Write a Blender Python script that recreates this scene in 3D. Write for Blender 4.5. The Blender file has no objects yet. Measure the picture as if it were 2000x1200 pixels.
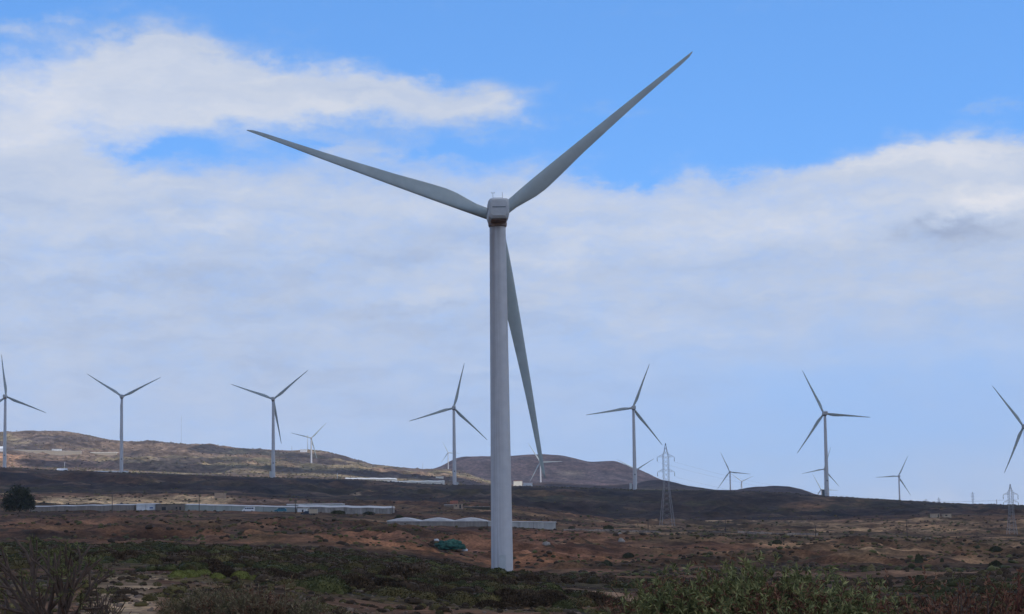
import bpy, math, random
import numpy as np
from mathutils import Vector, Matrix
random.seed(7); RNG = np.random.default_rng(11)
SC = bpy.context.scene; COL = SC.collection
rad = math.radians
ZC = 20.0                      # camera height above datum
F = 4000.0; PITCH = math.atan(0.1); ROLL = 0.014
Fv = np.array([0, math.cos(PITCH), math.sin(PITCH)])
U0 = np.array([0, -math.sin(PITCH), math.cos(PITCH)]); R0 = np.array([1., 0, 0])
Rv = R0*math.cos(ROLL) - U0*math.sin(ROLL); Uv = R0*math.sin(ROLL) + U0*math.cos(ROLL)
def ray(px, py): return Fv*F + Rv*(px-1000) + Uv*(600-py)
def P(px, py, d):               # the place at forward distance d seen in that direction
    v = ray(px, py); v = v*(d/v[1]); return np.array([v[0], v[1], v[2]+ZC])

# ---------------------------------------------------------------- terrain height
def row(h):                     # helper for near rows given as height under the eye
    return ('h', h)
X11 = [0,200,400,600,800,980,1200,1400,1600,1800,2000]
CTRL = [
 (12,  'h', X11, [-1.75]*11),
 (25,  'h', X11, [-1.75,-1.75,-1.8,-2.0,-2.2,-2.3,-2.4,-2.4,-2.4,-2.4,-2.4]),
 (45,  'h', X11, [-2.0,-1.9,-1.95,-2.2,-2.5,-2.7,-2.9,-3.0,-3.0,-3.0,-3.0]),
 (70,  'r', X11, [1150,1145,1145,1160,1182,1194,1204,1210,1210,1205,1200]),
 (120, 'r', X11, [1120,1112,1118,1132,1150,1162,1176,1180,1178,1174,1170]),
 (200, 'r', X11, [1092,1086,1092,1100,1116,1134,1148,1152,1152,1147,1144]),
 (300, 'r', X11, [1076,1073,1076,1084,1102,1128,1136,1134,1130,1127,1124]),
 (369, 'r', X11, [1064,1064,1065,1072,1090,1128,1120,1116,1112,1112,1112]),
 (420, 'r', X11, [1056,1055,1055,1058,1072,1110,1107,1102,1100,1100,1100]),
 (500, 'r', X11, [1042,1042,1041,1040,1050,1072,1078,1078,1080,1081,1082]),
 (620, 'r', X11, [1020,1020,1018,1018,1034,1040,1048,1052,1056,1058,1060]),
 (700, 'r', X11, [1010,1010,1008,1012,1028,1030,1038,1044,1050,1054,1057]),
 (820, 'r', X11, [1001,1000,999,1001,1004,1013,1030,1036,1042,1048,1053]),
 (1000,'r', X11, [985,985,987,990,994,996,1022,1030,1034,1038,1042]),
 (1300,'r', X11, [965,964,964,974,979,983,1016,1016,1015,1008,1006]),
 (1700,'r', X11, [945,946,950,958,968,974,988,990,996,997,999]),
 (2000,'r', [0,100,200,300,400,535,700,800,888,1000,1100,1200,1239,1350,1440,1520,1614,1700,1755,1850,1920,2000],
            [914,919,923,926,930,934,938,944,948,950,952,955,957,958,960,962,970,974,978,984,986,988]),
 (2200,'r', X11, [922,929,936,941,951,957,964,967,978,990,994]),
 (2700,'r', X11, [911,917,925,928,941,957,962,964,978,992,998]),
 (3000,'r', [0,100,200,300,400,500,600,700,800,880,960,1000,1060,1200,1235,1265,1300,1340,1400,1440,1480,1540,1570,1600,1700,1800,2000],
            [902,905,906,908,912,912,918,922,932,938,950,949,943,945,946,938,937,947,957,957,951,950,957,969,982,993,1000]),
 (3600,'r', [0,60,200,300,400,500,600,700,800,880,950,1000,1200,1300,1400,1600,2000],
            [880,882,888,888,890,893,903,914,922,925,941,956,966,968,974,990,1006]),
 (4300,'r', [0,50,100,150,200,240,290,320,400,450,530,570,600,640,684,720,760,800,850,880,905,920,960,1000,1200,2000],
            [847,845,843,848,858,863,862,868,871,876,879,883,880,884,899,908,913,917,918,919,921,929,944,956,968,1010]),
 (4800,'r', [0,200,400,600,700,800,860,900,1000,1200,1300,1400,2000],
            [870,880,892,905,920,935,932,930,938,942,950,972,1010]),
 (5200,'r', [0,400,600,760,800,840,860,880,900,950,1000,1060,1100,1150,1200,1240,1290,1320,1400,2000],
            [890,905,925,940,932,920,914,903,894,893,891,888,890,901,897,912,937,948,980,1010]),
 (5700,'r', [0,400,800,900,1000,1200,1300,2000],[930,940,950,925,915,925,960,1010]),
 (7500,'h', [0,1000,2000], [30,0,-20]),
 (12000,'h',[0,1000,2000], [-20,-20,-40]),
]
THG = np.linspace(-0.34, 0.34, 681)
RK = np.array([0.0]+[c[0] for c in CTRL])
HK = np.zeros((len(RK), len(THG)))
HK[0] = -1.75
for k, (d, kind, xs, vs) in enumerate(CTRL):
    for j, th in enumerate(THG):
        px = 1000 + math.tan(th)*F*math.cos(PITCH) # approx column of this azimuth
        if kind == 'h': HK[k+1, j] = np.interp(px, xs, vs); continue
        rr = np.interp(px, xs, vs)
        for _ in range(2):      # correct for the slight roll
            v = ray(px, rr); px += (math.tan(th) - v[0]/v[1])*F; rr = np.interp(px, xs, vs)
        v = ray(px, rr); HK[k+1, j] = v[2]/v[1]*d*math.cos(th)
ker = np.exp(-(np.arange(-4,5)/2.0)**2); ker /= ker.sum()
for k in range(HK.shape[0]):
    HK[k] = np.convolve(np.pad(HK[k], 4, mode='edge'), ker, mode='valid')
# pchip slopes
hh = np.diff(RK)[:,None]; dl = np.diff(HK, axis=0)/hh
MK = np.zeros_like(HK)
w1 = 2*hh[1:]+hh[:-1]; w2 = hh[1:]+2*hh[:-1]
same = (dl[1:]*dl[:-1]) > 0
with np.errstate(divide='ignore', invalid='ignore'):
    m = (w1+w2)/(w1/dl[:-1] + w2/dl[1:])
MK[1:-1] = np.where(same, m, 0); MK = np.nan_to_num(MK)

TBL = RNG.random((256,256))
def vnoise(x, y):
    xi = np.floor(x).astype(int); yi = np.floor(y).astype(int); fx = x-xi; fy = y-yi
    fx = fx*fx*(3-2*fx); fy = fy*fy*(3-2*fy)
    a = TBL[xi&255, yi&255]; b = TBL[(xi+1)&255, yi&255]; c = TBL[xi&255, (yi+1)&255]; e = TBL[(xi+1)&255, (yi+1)&255]
    return (a*(1-fx)+b*fx)*(1-fy)+(c*(1-fx)+e*fx)*fy - 0.5
def fbm(x, y, s, o=4, ridged=False):
    r = 0; a = 1.0; t = 0
    for i in range(o):
        n = vnoise(x/s+17.3*i+3000, y/s+9.1*i+3000)*2
        if ridged: n = 1-2*np.abs(n)
        r = r + a*n; t += a; a *= .5; s *= .5
    return r/t
def smooth(a, b, v):
    t = np.clip((v-a)/(b-a), 0, 1); return t*t*(3-2*t)
def ground(x, y):
    x = np.atleast_1d(np.asarray(x, float)); y = np.atleast_1d(np.asarray(y, float))
    r = np.maximum(np.hypot(x, y), 0.01); th = np.arctan2(x, y)
    thc = np.clip(th, -0.339, 0.339); j = (thc-THG[0])/(THG[1]-THG[0]); j0 = np.clip(j.astype(int), 0, len(THG)-2); fj = j-j0
    rc = np.clip(r, 0, RK[-1]-1e-3); k = np.clip(np.searchsorted(RK, rc, side='right')-1, 0, len(RK)-2)
    def g(A, kk): return A[kk, j0]*(1-fj)+A[kk, j0+1]*fj
    h0, h1, m0, m1 = g(HK,k), g(HK,k+1), g(MK,k), g(MK,k+1)
    H = RK[k+1]-RK[k]; t = (rc-RK[k])/H
    z = (2*t**3-3*t**2+1)*h0 + (t**3-2*t**2+t)*H*m0 + (-2*t**3+3*t**2)*h1 + (t**3-t**2)*H*m1
    # broken ground: how rough the slope is depends on where it is
    rough = np.interp(r, [0,20,60,200,340,450,620,700,900,1100,1300,1700,2000,2600,3000,3600,4300,5200,9000],
                         [.04,.06,.14,.25,.4,1.9,1.5,.35,.6,1.3,1.0,2.4,1.0,2.0,4.5,9.0,5.0,6.0,8.0])
    sc = np.interp(r, [0,60,200,450,1000,2000,3000,5000,9000], [3,5,9,22,45,70,160,260,400])
    nz = np.zeros_like(r)
    for s0, lo, hi in ((4,0,90),(10,60,330),(24,220,900),(55,650,2300),(150,1900,4600),(260,3800,99999)):
        w = smooth(lo, lo*1.4+1, r)*(1-smooth(hi/1.4, hi, r))
        if w.max() > 0: nz += w*(0.6*fbm(x, y, s0) + 0.5*(fbm(x+77, y+31, s0*.6, 4, True)-.3))
    z = z + rough*nz
    w = smooth(375,430,r)*(1-smooth(600,660,r)) + smooth(880,940,r)*(1-smooth(1220,1290,r))
    if w.max() > 0:                     # eroded banks and gullies
        n = fbm(x*.8+5, y+7, 46, 3); z += w*(2.6*(1-np.abs(2*n))**2 - 1.5) * np.where(r > 800, .8, 1.0)
        n = fbm(x+500, y*1.3+70, 19, 3); z += w*(1.0*(1-np.abs(2*n))**2 - .5)
    w = smooth(1350,1500,r)*(1-smooth(1850,1960,r))
    if w.max() > 0: n = fbm(x+50, y*1.2+7, 90, 4); z += w*(6.5*(1-np.abs(2*n))**2 - 4.0)
    w = smooth(2700,2950,r)*(1-smooth(4000,4300,r))*(1-smooth(-.03,.0,th))
    if w.max() > 0: n = fbm(x*1.3+850, y+17, 210, 4); z += w*(13*(1-np.abs(2*n))**2 - 8.0)
    for s0, lo, hi, am in ((1.3,6,130,.05),(3.2,50,420,.16),(6.5,220,1000,.42),(13,600,1700,.75),(28,1250,2600,.95),(60,2400,5600,2.4)):
        w = smooth(lo, lo*1.5, r)*(1-smooth(hi/1.5, hi, r))
        if w.max() > 0: z += w*am*(fbm(x+13, y-41, s0, 3)*1.3 + .6*(fbm(x-5, y+8, s0*1.7, 3, True)-.3))
    side = smooth(0.40, 0.9, np.abs(th))
    gen = -1.75 - 0.03*np.clip(r-12, 0, 400) + np.clip(r/60,0,6)*fbm(x, y, 90)
    return ZC + z*(1-side) + gen*side
def G(x, y): return float(ground(x, y)[0])

def seen(px, py, dg, lo=.55, hi=1.6):
    """distance at which the line of sight through that direction meets the ground, else dg"""
    ds = np.linspace(dg*lo, dg*hi, 400); v = ray(px, py); zs = ZC + v[2]/v[1]*ds; g = ground(ds*v[0]/v[1], ds)
    k = np.nonzero(zs <= g)[0]
    return float(ds[k[0]]) if len(k) and k[0] > 0 else dg

# ---------------------------------------------------------------- helpers
def link(o, parent=None):
    COL.objects.link(o)
    if parent is not None: o.parent = parent
    return o
def tag(o, label=None, cat=None, group=None, kind=None):
    if label: o['label'] = label
    if cat: o['category'] = cat
    if group: o['group'] = group
    if kind: o['kind'] = kind
    return o
def empty(name, loc, label, cat, group=None, rz=0):
    o = bpy.data.objects.new(name, None); link(o); o.location = loc; o.rotation_euler = (0,0,rz); o.empty_display_size = .5
    return tag(o, label, cat, group)
class MB:
    def __init__(s): s.v = []; s.f = []
    def add(s, vs, fs):
        n = len(s.v); s.v += [tuple(map(float, p)) for p in vs]; s.f += [tuple(n+i for i in f) for f in fs]; return s
    def box(s, c, d, rz=0, taper=1.0):
        cx, cy, cz = c; X, Y, Z = d[0]/2, d[1]/2, d[2]/2; vs = []
        for sz in (-1, 1):
            k = taper if sz > 0 else 1
            for sx, sy in ((-1,-1),(1,-1),(1,1),(-1,1)):
                x, y = sx*X*k, sy*Y*k
                vs.append((cx+x*math.cos(rz)-y*math.sin(rz), cy+x*math.sin(rz)+y*math.cos(rz), cz+sz*Z))
        return s.add(vs, [(3,2,1,0),(4,5,6,7),(0,1,5,4),(1,2,6,5),(2,3,7,6),(3,0,4,7)])
    def tube(s, pts, rs, n=6, cap=True):
        pts = [np.array(p, float) for p in pts]; vs = []; fs = []
        if not hasattr(rs, '__len__'): rs = [rs]*len(pts)
        prev = None
        for i, p in enumerate(pts):
            t = pts[min(i+1, len(pts)-1)] - pts[max(i-1, 0)]; t = t/(np.linalg.norm(t)+1e-9)
            a = np.array([0,0,1.]) if abs(t[2]) < .9 else np.array([1.,0,0])
            if prev is None: u = np.cross(t, a)
            else: u = prev - t*np.dot(prev, t)
            u /= (np.linalg.norm(u)+1e-9); prev = u; w = np.cross(t, u)
            for k in range(n):
                an = 2*math.pi*k/n; vs.append(p + (u*math.cos(an)+w*math.sin(an))*rs[i])
        for i in range(len(pts)-1):
            for k in range(n): fs.append((i*n+k, i*n+(k+1)%n, (i+1)*n+(k+1)%n, (i+1)*n+k))
        if cap: fs.append(tuple(range(n))[::-1]); fs.append(tuple((len(pts)-1)*n+k for k in range(n)))
        return s.add(vs, fs)
    def bar(s, a, b, w): return s.tube([a, b], w*.6, 4)
    def mesh(s, name, mat, sm=False):
        m = bpy.data.meshes.new(name); m.from_pydata(s.v, [], s.f); m.update()
        if mat: m.materials.append(mat)
        if sm: m.polygons.foreach_set('use_smooth', [True]*len(m.polygons))
        return m
    def build(s, name, mat, parent=None, sm=False, loc=None):
        o = bpy.data.objects.new(name, s.mesh(name, mat, sm)); link(o, parent)
        if loc is not None: o.location = loc
        return o
def np_mesh(name, v, f, mat, sm=False):          # v (n,3), f (m,k)
    m = bpy.data.meshes.new(name); k = f.shape[1]
    m.vertices.add(len(v)); m.vertices.foreach_set('co', np.ascontiguousarray(v, np.float32).ravel())
    m.loops.add(f.size); m.loops.foreach_set('vertex_index', np.ascontiguousarray(f, np.int32).ravel())
    m.polygons.add(len(f)); m.polygons.foreach_set('loop_start', np.arange(0, f.size, k, dtype=np.int32))
    m.polygons.foreach_set('loop_total', np.full(len(f), k, np.int32)); m.update(calc_edges=True)
    if sm: m.polygons.foreach_set('use_smooth', np.ones(len(f), bool))
    if mat: m.materials.append(mat)
    return m

# ---------------------------------------------------------------- node helpers / materials
class NT:
    def __init__(s, t): s.t = t; s.n = t.nodes; s.l = t.links
    def put(s, inp, v):
        if isinstance(v, bpy.types.NodeSocket): s.l.new(v, inp)
        elif v is not None: inp.default_value = v
    def math(s, op, a, b=None, c=None, clamp=False):
        n = s.n.new('ShaderNodeMath'); n.operation = op; n.use_clamp = clamp
        s.put(n.inputs[0], a); s.put(n.inputs[1], b)
        if c is not None: s.put(n.inputs[2], c)
        return n.outputs[0]
    def vmath(s, op, a, b=None, out=0):
        n = s.n.new('ShaderNodeVectorMath'); n.operation = op; s.put(n.inputs[0], a); s.put(n.inputs[1], b); return n.outputs[out]
    def noise(s, vec, scale, detail=6, rough=.55, dist=0, out='Fac'):
        n = s.n.new('ShaderNodeTexNoise'); n.inputs['Scale'].default_value = scale; n.inputs['Detail'].default_value = detail
        n.inputs['Roughness'].default_value = rough; n.inputs['Distortion'].default_value = dist
        if vec is not None: s.l.new(vec, n.inputs['Vector'])
        return n.outputs[out]
    def ramp(s, fac, stops):
        n = s.n.new('ShaderNodeValToRGB'); e = n.color_ramp.elements
        while len(e) < len(stops): e.new(.5)
        for i, (p, c) in enumerate(stops):
            e[i].position = p; e[i].color = (c[0], c[1], c[2], 1) if hasattr(c, '__len__') else (c, c, c, 1)
        s.put(n.inputs[0], fac); return n.outputs[0]
    def mix(s, fac, a, b, mode='MIX'):
        n = s.n.new('ShaderNodeMix'); n.data_type = 'RGBA'; n.blend_type = mode
        s.put(n.inputs[0], fac); 
        for i, v in ((6, a), (7, b)):
            if isinstance(v, (tuple, list)): v = (v[0], v[1], v[2], 1)
            s.put(n.inputs[i], v)
        return n.outputs[2]
    def sstep(s, v, a, b):
        n = s.n.new('ShaderNodeMapRange'); n.interpolation_type = 'SMOOTHSTEP'
        s.put(n.inputs[0], v); n.inputs[1].default_value = a; n.inputs[2].default_value = b; return n.outputs[0]
def new_mat(name):
    m = bpy.data.materials.new(name); m.use_nodes = True; t = NT(m.node_tree)
    return m, t, m.node_tree.nodes['Principled BSDF']
def mat(name, col, rough=.7, var=.25, scale=1.0, metal=0, stretch=None, rnd=0.0, bump=0.0, col2=None, spec=.3):
    m, t, b = new_mat(name)
    tc = t.n.new('ShaderNodeTexCoord'); v = tc.outputs['Object']
    if stretch: v = t.vmath('MULTIPLY', v, stretch)
    n = t.noise(v, scale, 8, .6)
    lo = tuple(c*(1-var) for c in col); hi = tuple(min(1, c*(1+var)) for c in (col2 or col))
    c = t.ramp(n, [(.3, lo), (.7, hi)])
    if rnd:
        oi = t.n.new('ShaderNodeObjectInfo')
        k = t.math('MULTIPLY_ADD', oi.outputs['Random'], 2*rnd, 1-rnd)
        c = t.vmath('SCALE', c, None); sn = c.node; t.l.new(k, sn.inputs['Scale'])
    t.l.new(c, b.inputs['Base Color']); b.inputs['Roughness'].default_value = rough; b.inputs['Metallic'].default_value = metal
    b.inputs['Specular IOR Level'].default_value = spec
    if bump:
        bn = t.n.new('ShaderNodeBump'); bn.inputs['Strength'].default_value = bump; bn.inputs['Distance'].default_value = .05
        t.l.new(n, bn.inputs['Height']); t.l.new(bn.outputs[0], b.inputs['Normal'])
    return m
def leaf_mat(name, c1, c2, c3=None, rnd=.25, scale=6.0):
    m, t, b = new_mat(name)
    g = t.n.new('ShaderNodeNewGeometry'); oi = t.n.new('ShaderNodeObjectInfo'); tc = t.n.new('ShaderNodeTexCoord')
    n = t.noise(tc.outputs['Object'], scale, 3)
    f = t.math('ADD', t.math('MULTIPLY', g.outputs['Random Per Island'], .6), t.math('MULTIPLY', n, .5))
    c = t.ramp(f, [(.15, c1), (.6, c2), (.95, c3 or c2)])
    k = t.math('MULTIPLY_ADD', oi.outputs['Random'], 2*rnd, 1-rnd)
    c = t.vmath('SCALE', c); t.l.new(k, c.node.inputs['Scale'])
    t.l.new(c, b.inputs['Base Color']); b.inputs['Roughness'].default_value = .75; b.inputs['Specular IOR Level'].default_value = .2
    return m

# ---------------------------------------------------------------- ground mesh
def paint(x, y):
    """regional soil and vegetation colours (albedo) by place"""
    r = np.hypot(x, y); th = np.arctan2(x, y); px = 1000 + np.tan(np.clip(th,-1.3,1.3))*3980
    lr = np.log(np.maximum(r, 1))
    c = np.zeros((len(x), 3))
    def lay(w, col):
        nonlocal c
        w = np.clip(w, 0, 1)[:,None]; c = c*(1-w) + np.array(col)*w
    lay(np.ones(len(x)), (.115,.070,.050))
    n1 = fbm(x, y, 12); n2 = fbm(x+50, y, 45); n3 = fbm(x, y+90, 160); n4 = fbm(x+11, y+5, 420)
    # low green scrub field on the near slope
    lay(smooth(-.15,.35, n1+.25)*smooth(40,80,r)*(1-smooth(260,350,r))*.75, (.060,.060,.030))
    lay(smooth(.05,.4, n2)*smooth(300,420,r)*(1-smooth(1000,1300,r))*.6, (.075,.066,.040))
    # red soil
    lay(smooth(.0,.35,n2+.1)*smooth(330,380,r)*(1-smooth(600,680,r))*(.35+.4*smooth(450,900,px)), (.17,.085,.052))
    lay(smooth(-.1,.25,fbm(x,y,30))*smooth(400,470,r)*(1-smooth(640,700,r))*smooth(560,680,px)*(1-smooth(1000,1500,px))*.7, (.22,.12,.085))
    # dark gullies at left
    lay(smooth(.0,.3,fbm(x+9,y,35))*smooth(420,470,r)*(1-smooth(600,700,r))*(1-smooth(500,620,px))*.7, (.055,.043,.040))
    # tan band on the right, middle distance
    w = smooth(1130,1300,px+120*n2)
    lay(w*smooth(420,520,r+60*n1)*(1-smooth(1180,1290,r+40*n3))*(.45+.55*smooth(-.2,.35,n2+.6*n1)), (.20,.150,.105))
    lay(w*smooth(850,950,r)*(1-smooth(1240,1290,r))*smooth(-.05,.25,fbm(x,y,60)), (.30,.235,.17))
    lay(w*smooth(.1,.3,fbm(x+300,y,40))*smooth(500,600,r)*(1-smooth(1150,1250,r))*.8, (.075,.062,.045))
    lay(w*smooth(.0,.3,fbm(x+700,y+8,70))*smooth(380,420,r)*(1-smooth(560,640,r))*.7, (.20,.10,.062))
    w2 = smooth(.25,.85, np.sin(r/13.0+5*n2+3*n3))*smooth(380,440,r)*(1-smooth(1000,1200,r))*smooth(-.1,.2,n1+n2)
    lay(w2*smooth(560,760,px)*.55, (.29,.20,.13))
    w2 = smooth(.0,.3,fbm(x+210,y+60,26))*smooth(330,380,r)*(1-smooth(1150,1250,r)); lay(w2*.6, (.060,.050,.032))
    # sandy clearing and path at near left
    e = ((px-235-50*n1-(r-40)*.6)/80)**2
    lay((1-smooth(.4,1.3,e+1.3*np.abs(fbm(x,y,3.5))))*(1-smooth(80,100,r))*smooth(14,18,r)*.9, (.27,.22,.17)); lay((1-smooth(.6,1.3,e))*(1-smooth(80,100,r))*smooth(.15,.4,fbm(x+3,y,1.6))*.6, (.15,.115,.09))
    # track in front of the turbine
    q = (r - (190 - (px-1000)*.25))/14 + .5*n1
    lay((1-smooth(.6,1.2,np.abs(q)))*smooth(1080,1130,px)*(1-smooth(1330,1420,px)), (.33,.24,.18))
    q = (r - 345)/16 + .8*n1
    lay((1-smooth(.6,1.2,np.abs(q)))*smooth(1680,1740,px)*.9, (.30,.205,.15))
    # quarry and bare tan bank at left, middle distance
    w = smooth(70,110,px+40*n1)*(1-smooth(430,475,px+20*n1))
    lay(w*smooth(960,1000,r+30*n1)*(1-smooth(1235,1290,r+60*n1))*(.55+.45*smooth(-.3,.1,fbm(x,y,20))), (.52,.42,.30))
    lay(w*smooth(1180,1220,r)*(1-smooth(1290,1340,r))*.8, (.24,.15,.11))
    lay(smooth(440,480,px)*(1-smooth(640,720,px))*smooth(1000,1040,r)*(1-smooth(1130,1200,r))*.7, (.17,.13,.12))
    # dark lava plateau
    w = smooth(1240,1330,r+40*n3)*(1-smooth(2250,2500,r))
    lay(w, (.034,.027,.026))
    lay(w*smooth(.0,.3,n4+.3*n3)*.8, (.058,.036,.027)); lay(w*smooth(.0,.3,fbm(x,y,110))*.8, (.036,.036,.020)); lay(w*smooth(.0,.25,fbm(x+60,y+70,140))*.8, (.020,.019,.026)); lay(w*smooth(.18,.38,fbm(x+31,y+7,45))*.7, (.09,.07,.058))
    lay(w*smooth(.2,.45,fbm(x+5,y+77,60))*smooth(1700,1900,r)*.5, (.15,.10,.075))
    for qx, qr, ax, ar, col in ((692,1640,14,26,(.33,.28,.23)),(728,1680,24,14,(.22,.16,.11)),(1050,1420,30,30,(.20,.16,.14)),(470,1400,120,26,(.12,.085,.07)),(1460,1960,60,14,(.17,.13,.12)),(1560,1800,50,30,(.12,.075,.05)),(40,1330,40,30,(.24,.19,.12)),(1330,1350,30,22,(.12,.09,.08)),(250,1750,130,20,(.085,.055,.042)),(900,1760,160,25,(.080,.052,.04))):
        e = ((px-qx)/ax)**2+((r-qr)/ar)**2; lay((1-smooth(.4,1.5,e+1.2*np.abs(fbm(x+qx,y,25))))*.85, col)
    # hills
    w = smooth(2350,2600,r)
    lay(w, (.105,.080,.062))
    lay(w*smooth(-.05,.30,n4+.3*n3)*.8, (.082,.082,.050)); lay(w*smooth(.0,.30,fbm(x+900,y,300)+.3*n2)*.8, (.150,.100,.080))
    lay(w*smooth(.0,.28,fbm(x+100,y+400,200))*.85, (.052,.045,.045)); lay(w*smooth(.12,.3,fbm(x+1100,y+40,120))*.7, (.17,.145,.09))
    lay(w*(1-smooth(20,75,px+10*n2))*smooth(2900,3050,r)*(1-smooth(3350,3500,r)), (.24,.15,.10))
    lay(w*smooth(2500,2560,r)*(1-smooth(2750,2900,r))*smooth(.0,.3,n3)*.6, (.20,.165,.10))
    # the dark knolls and the far table mountain
    w = smooth(2750,2850,r)*(1-smooth(3300,3500,r))*smooth(985,1030,px); lay(w, (.045,.036,.036))
    w = smooth(4500,4700,r)*smooth(800,850,px); lay(w, (.125,.083,.070)); lay(w*smooth(1080,1200,px)*smooth(-.3,.1,n4)*.8, (.20,.105,.085))  # right flank redder: its pinkish sunlight is painted into the colour
    lay(w*.8*(1-smooth(.2,1.3,((px-1112)/38)**2+((r-4900)/110)**2+1.6*np.abs(fbm(x,y,40)))), (.22,.17,.12)); lay(w*smooth(.1,.3,fbm(x+4,y+3,60))*.5, (.14,.11,.10))
    c *= (1 + .45*n1 + .30*n2)[:,None]
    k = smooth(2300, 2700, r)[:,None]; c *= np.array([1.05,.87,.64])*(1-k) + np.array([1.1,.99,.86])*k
    return np.clip(c, .015, .9)
def build_ground():
    inner = np.linspace(-0.275, 0.275, 1000)
    outer = np.concatenate([np.linspace(-math.pi, -0.29, 150), ])
    th = np.concatenate([outer, inner, -outer[::-1][:-1]])
    r = [0.6]
    while r[-1] < 20000:
        q = r[-1]; r.append(q*(1.07 if q < 12 else 1.012 if q < 350 else 1.0055 if q < 5800 else 1.07))
    r = np.array(r); n, k = len(r), len(th)
    R, T = np.meshgrid(r, th, indexing='ij'); x = (R*np.sin(T)).ravel(); y = (R*np.cos(T)).ravel()
    z = ground(x, y)
    v = np.stack([x, y, z], 1); v = np.vstack([v, [[0,0,ZC-1.75]]])
    i = np.arange(n-1)[:,None]*k; j = np.arange(k)[None,:]; jn = (j+1) % k
    f = np.stack([i+j, i+k+j, i+k+jn, i+jn], -1).reshape(-1,4)[:, ::-1]
    m = np_mesh('ground', v, f, None, True)
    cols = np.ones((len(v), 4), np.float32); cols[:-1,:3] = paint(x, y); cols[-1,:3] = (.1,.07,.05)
    a = m.color_attributes.new('soil', 'FLOAT_COLOR', 'POINT'); a.data.foreach_set('color', cols.ravel())
    mt, t, b = new_mat('soil_and_scrub')
    at = t.n.new('ShaderNodeAttribute'); at.attribute_name = 'soil'
    g = t.n.new('ShaderNodeNewGeometry'); pos = g.outputs['Position']
    fine = t.noise(pos, 1.6, 8, .68); mid = t.noise(pos, .12, 9, .66); big = t.noise(pos, .022, 9, .62)
    peb = t.noise(pos, 14, 4, .7)
    k1 = t.ramp(fine, [(.30,.42),(.70,1.65)]); k2 = t.ramp(mid, [(.36,.42),(.64,1.7)]); k3 = t.ramp(big, [(.38,.6),(.62,1.45)])
    c = t.mix(1, at.outputs['Color'], k1, 'MULTIPLY'); c = t.mix(1, c, k2, 'MULTIPLY'); c = t.mix(1, c, k3, 'MULTIPLY')
    # scattered tiny shrubs / dry tufts as specks of their own colour
    vo = t.n.new('ShaderNodeTexVoronoi'); vo.inputs['Scale'].default_value = .22; t.l.new(pos, vo.inputs['Vector'])
    sp = t.math('MULTIPLY', t.sstep(vo.outputs['Distance'], .42, .22), t.sstep(t.noise(pos, .05, 4), .46, .58))
    c = t.mix(t.math('MULTIPLY', sp, .75), c, (.036,.036,.022))
    t.l.new(c, b.inputs['Base Color']); b.inputs['Roughness'].default_value = .95; b.inputs['Specular IOR Level'].default_value = .1
    bn = t.n.new('ShaderNodeBump'); bn.inputs['Strength'].default_value = .9; bn.inputs['Distance'].default_value = .35
    t.l.new(t.math('ADD', t.math('MULTIPLY', fine, .4), t.math('ADD', t.math('MULTIPLY', mid, 3), t.math('MULTIPLY', peb, .06))), bn.inputs['Height'])
    t.l.new(bn.outputs[0], b.inputs['Normal'])
    m.materials.append(mt)
    o = bpy.data.objects.new('ground', m); link(o); tag(o, kind='structure')
build_ground()

# ---------------------------------------------------------------- wind turbines
M_TOWER = mat('tower_paint', (.50,.50,.50), .45, .05, .7, stretch=(1,1,.08))
def tower_main_mat():
    m, t, b = new_mat('weathered_shaded_tower_paint'); tc = t.n.new('ShaderNodeTexCoord'); o = tc.outputs['Object']
    sep = t.n.new('ShaderNodeSeparateXYZ'); t.l.new(o, sep.inputs[0])
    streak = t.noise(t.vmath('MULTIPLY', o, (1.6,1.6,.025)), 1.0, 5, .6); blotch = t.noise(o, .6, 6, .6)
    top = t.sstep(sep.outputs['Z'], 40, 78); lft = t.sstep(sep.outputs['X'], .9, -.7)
    w = t.math('MULTIPLY', t.math('MULTIPLY', t.sstep(streak, .35, .6), t.math('MULTIPLY_ADD', top, .62, .34)), lft)  # brown stain streaks, kept to the left half to paint in its shaded side
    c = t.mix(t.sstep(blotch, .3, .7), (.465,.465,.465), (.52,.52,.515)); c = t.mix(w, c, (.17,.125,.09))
    t.l.new(c, b.inputs['Base Color']); b.inputs['Roughness'].default_value = .5
    return m
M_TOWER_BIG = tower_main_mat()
M_BLADE = mat('blade_gelcoat', (.35,.40,.39), .45, .10, .35)
M_NAC = mat('nacelle_shell', (.43,.44,.435), .5, .10, .5)
M_UNDER = mat('brown_collar_underside', (.24,.18,.15), .8, .4, .9)  # brown and darker than the nacelle shell, for collar and underside plate
M_DARK = mat('dark_grille', (.07,.09,.10), .6, .2, 2)
M_STEEL = mat('galvanised_steel', (.30,.31,.32), .5, .15, 2, metal=.3)
M_GREYBOX = mat('grey_cabinet_paint', (.42,.44,.43), .6, .1, 1)

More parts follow.
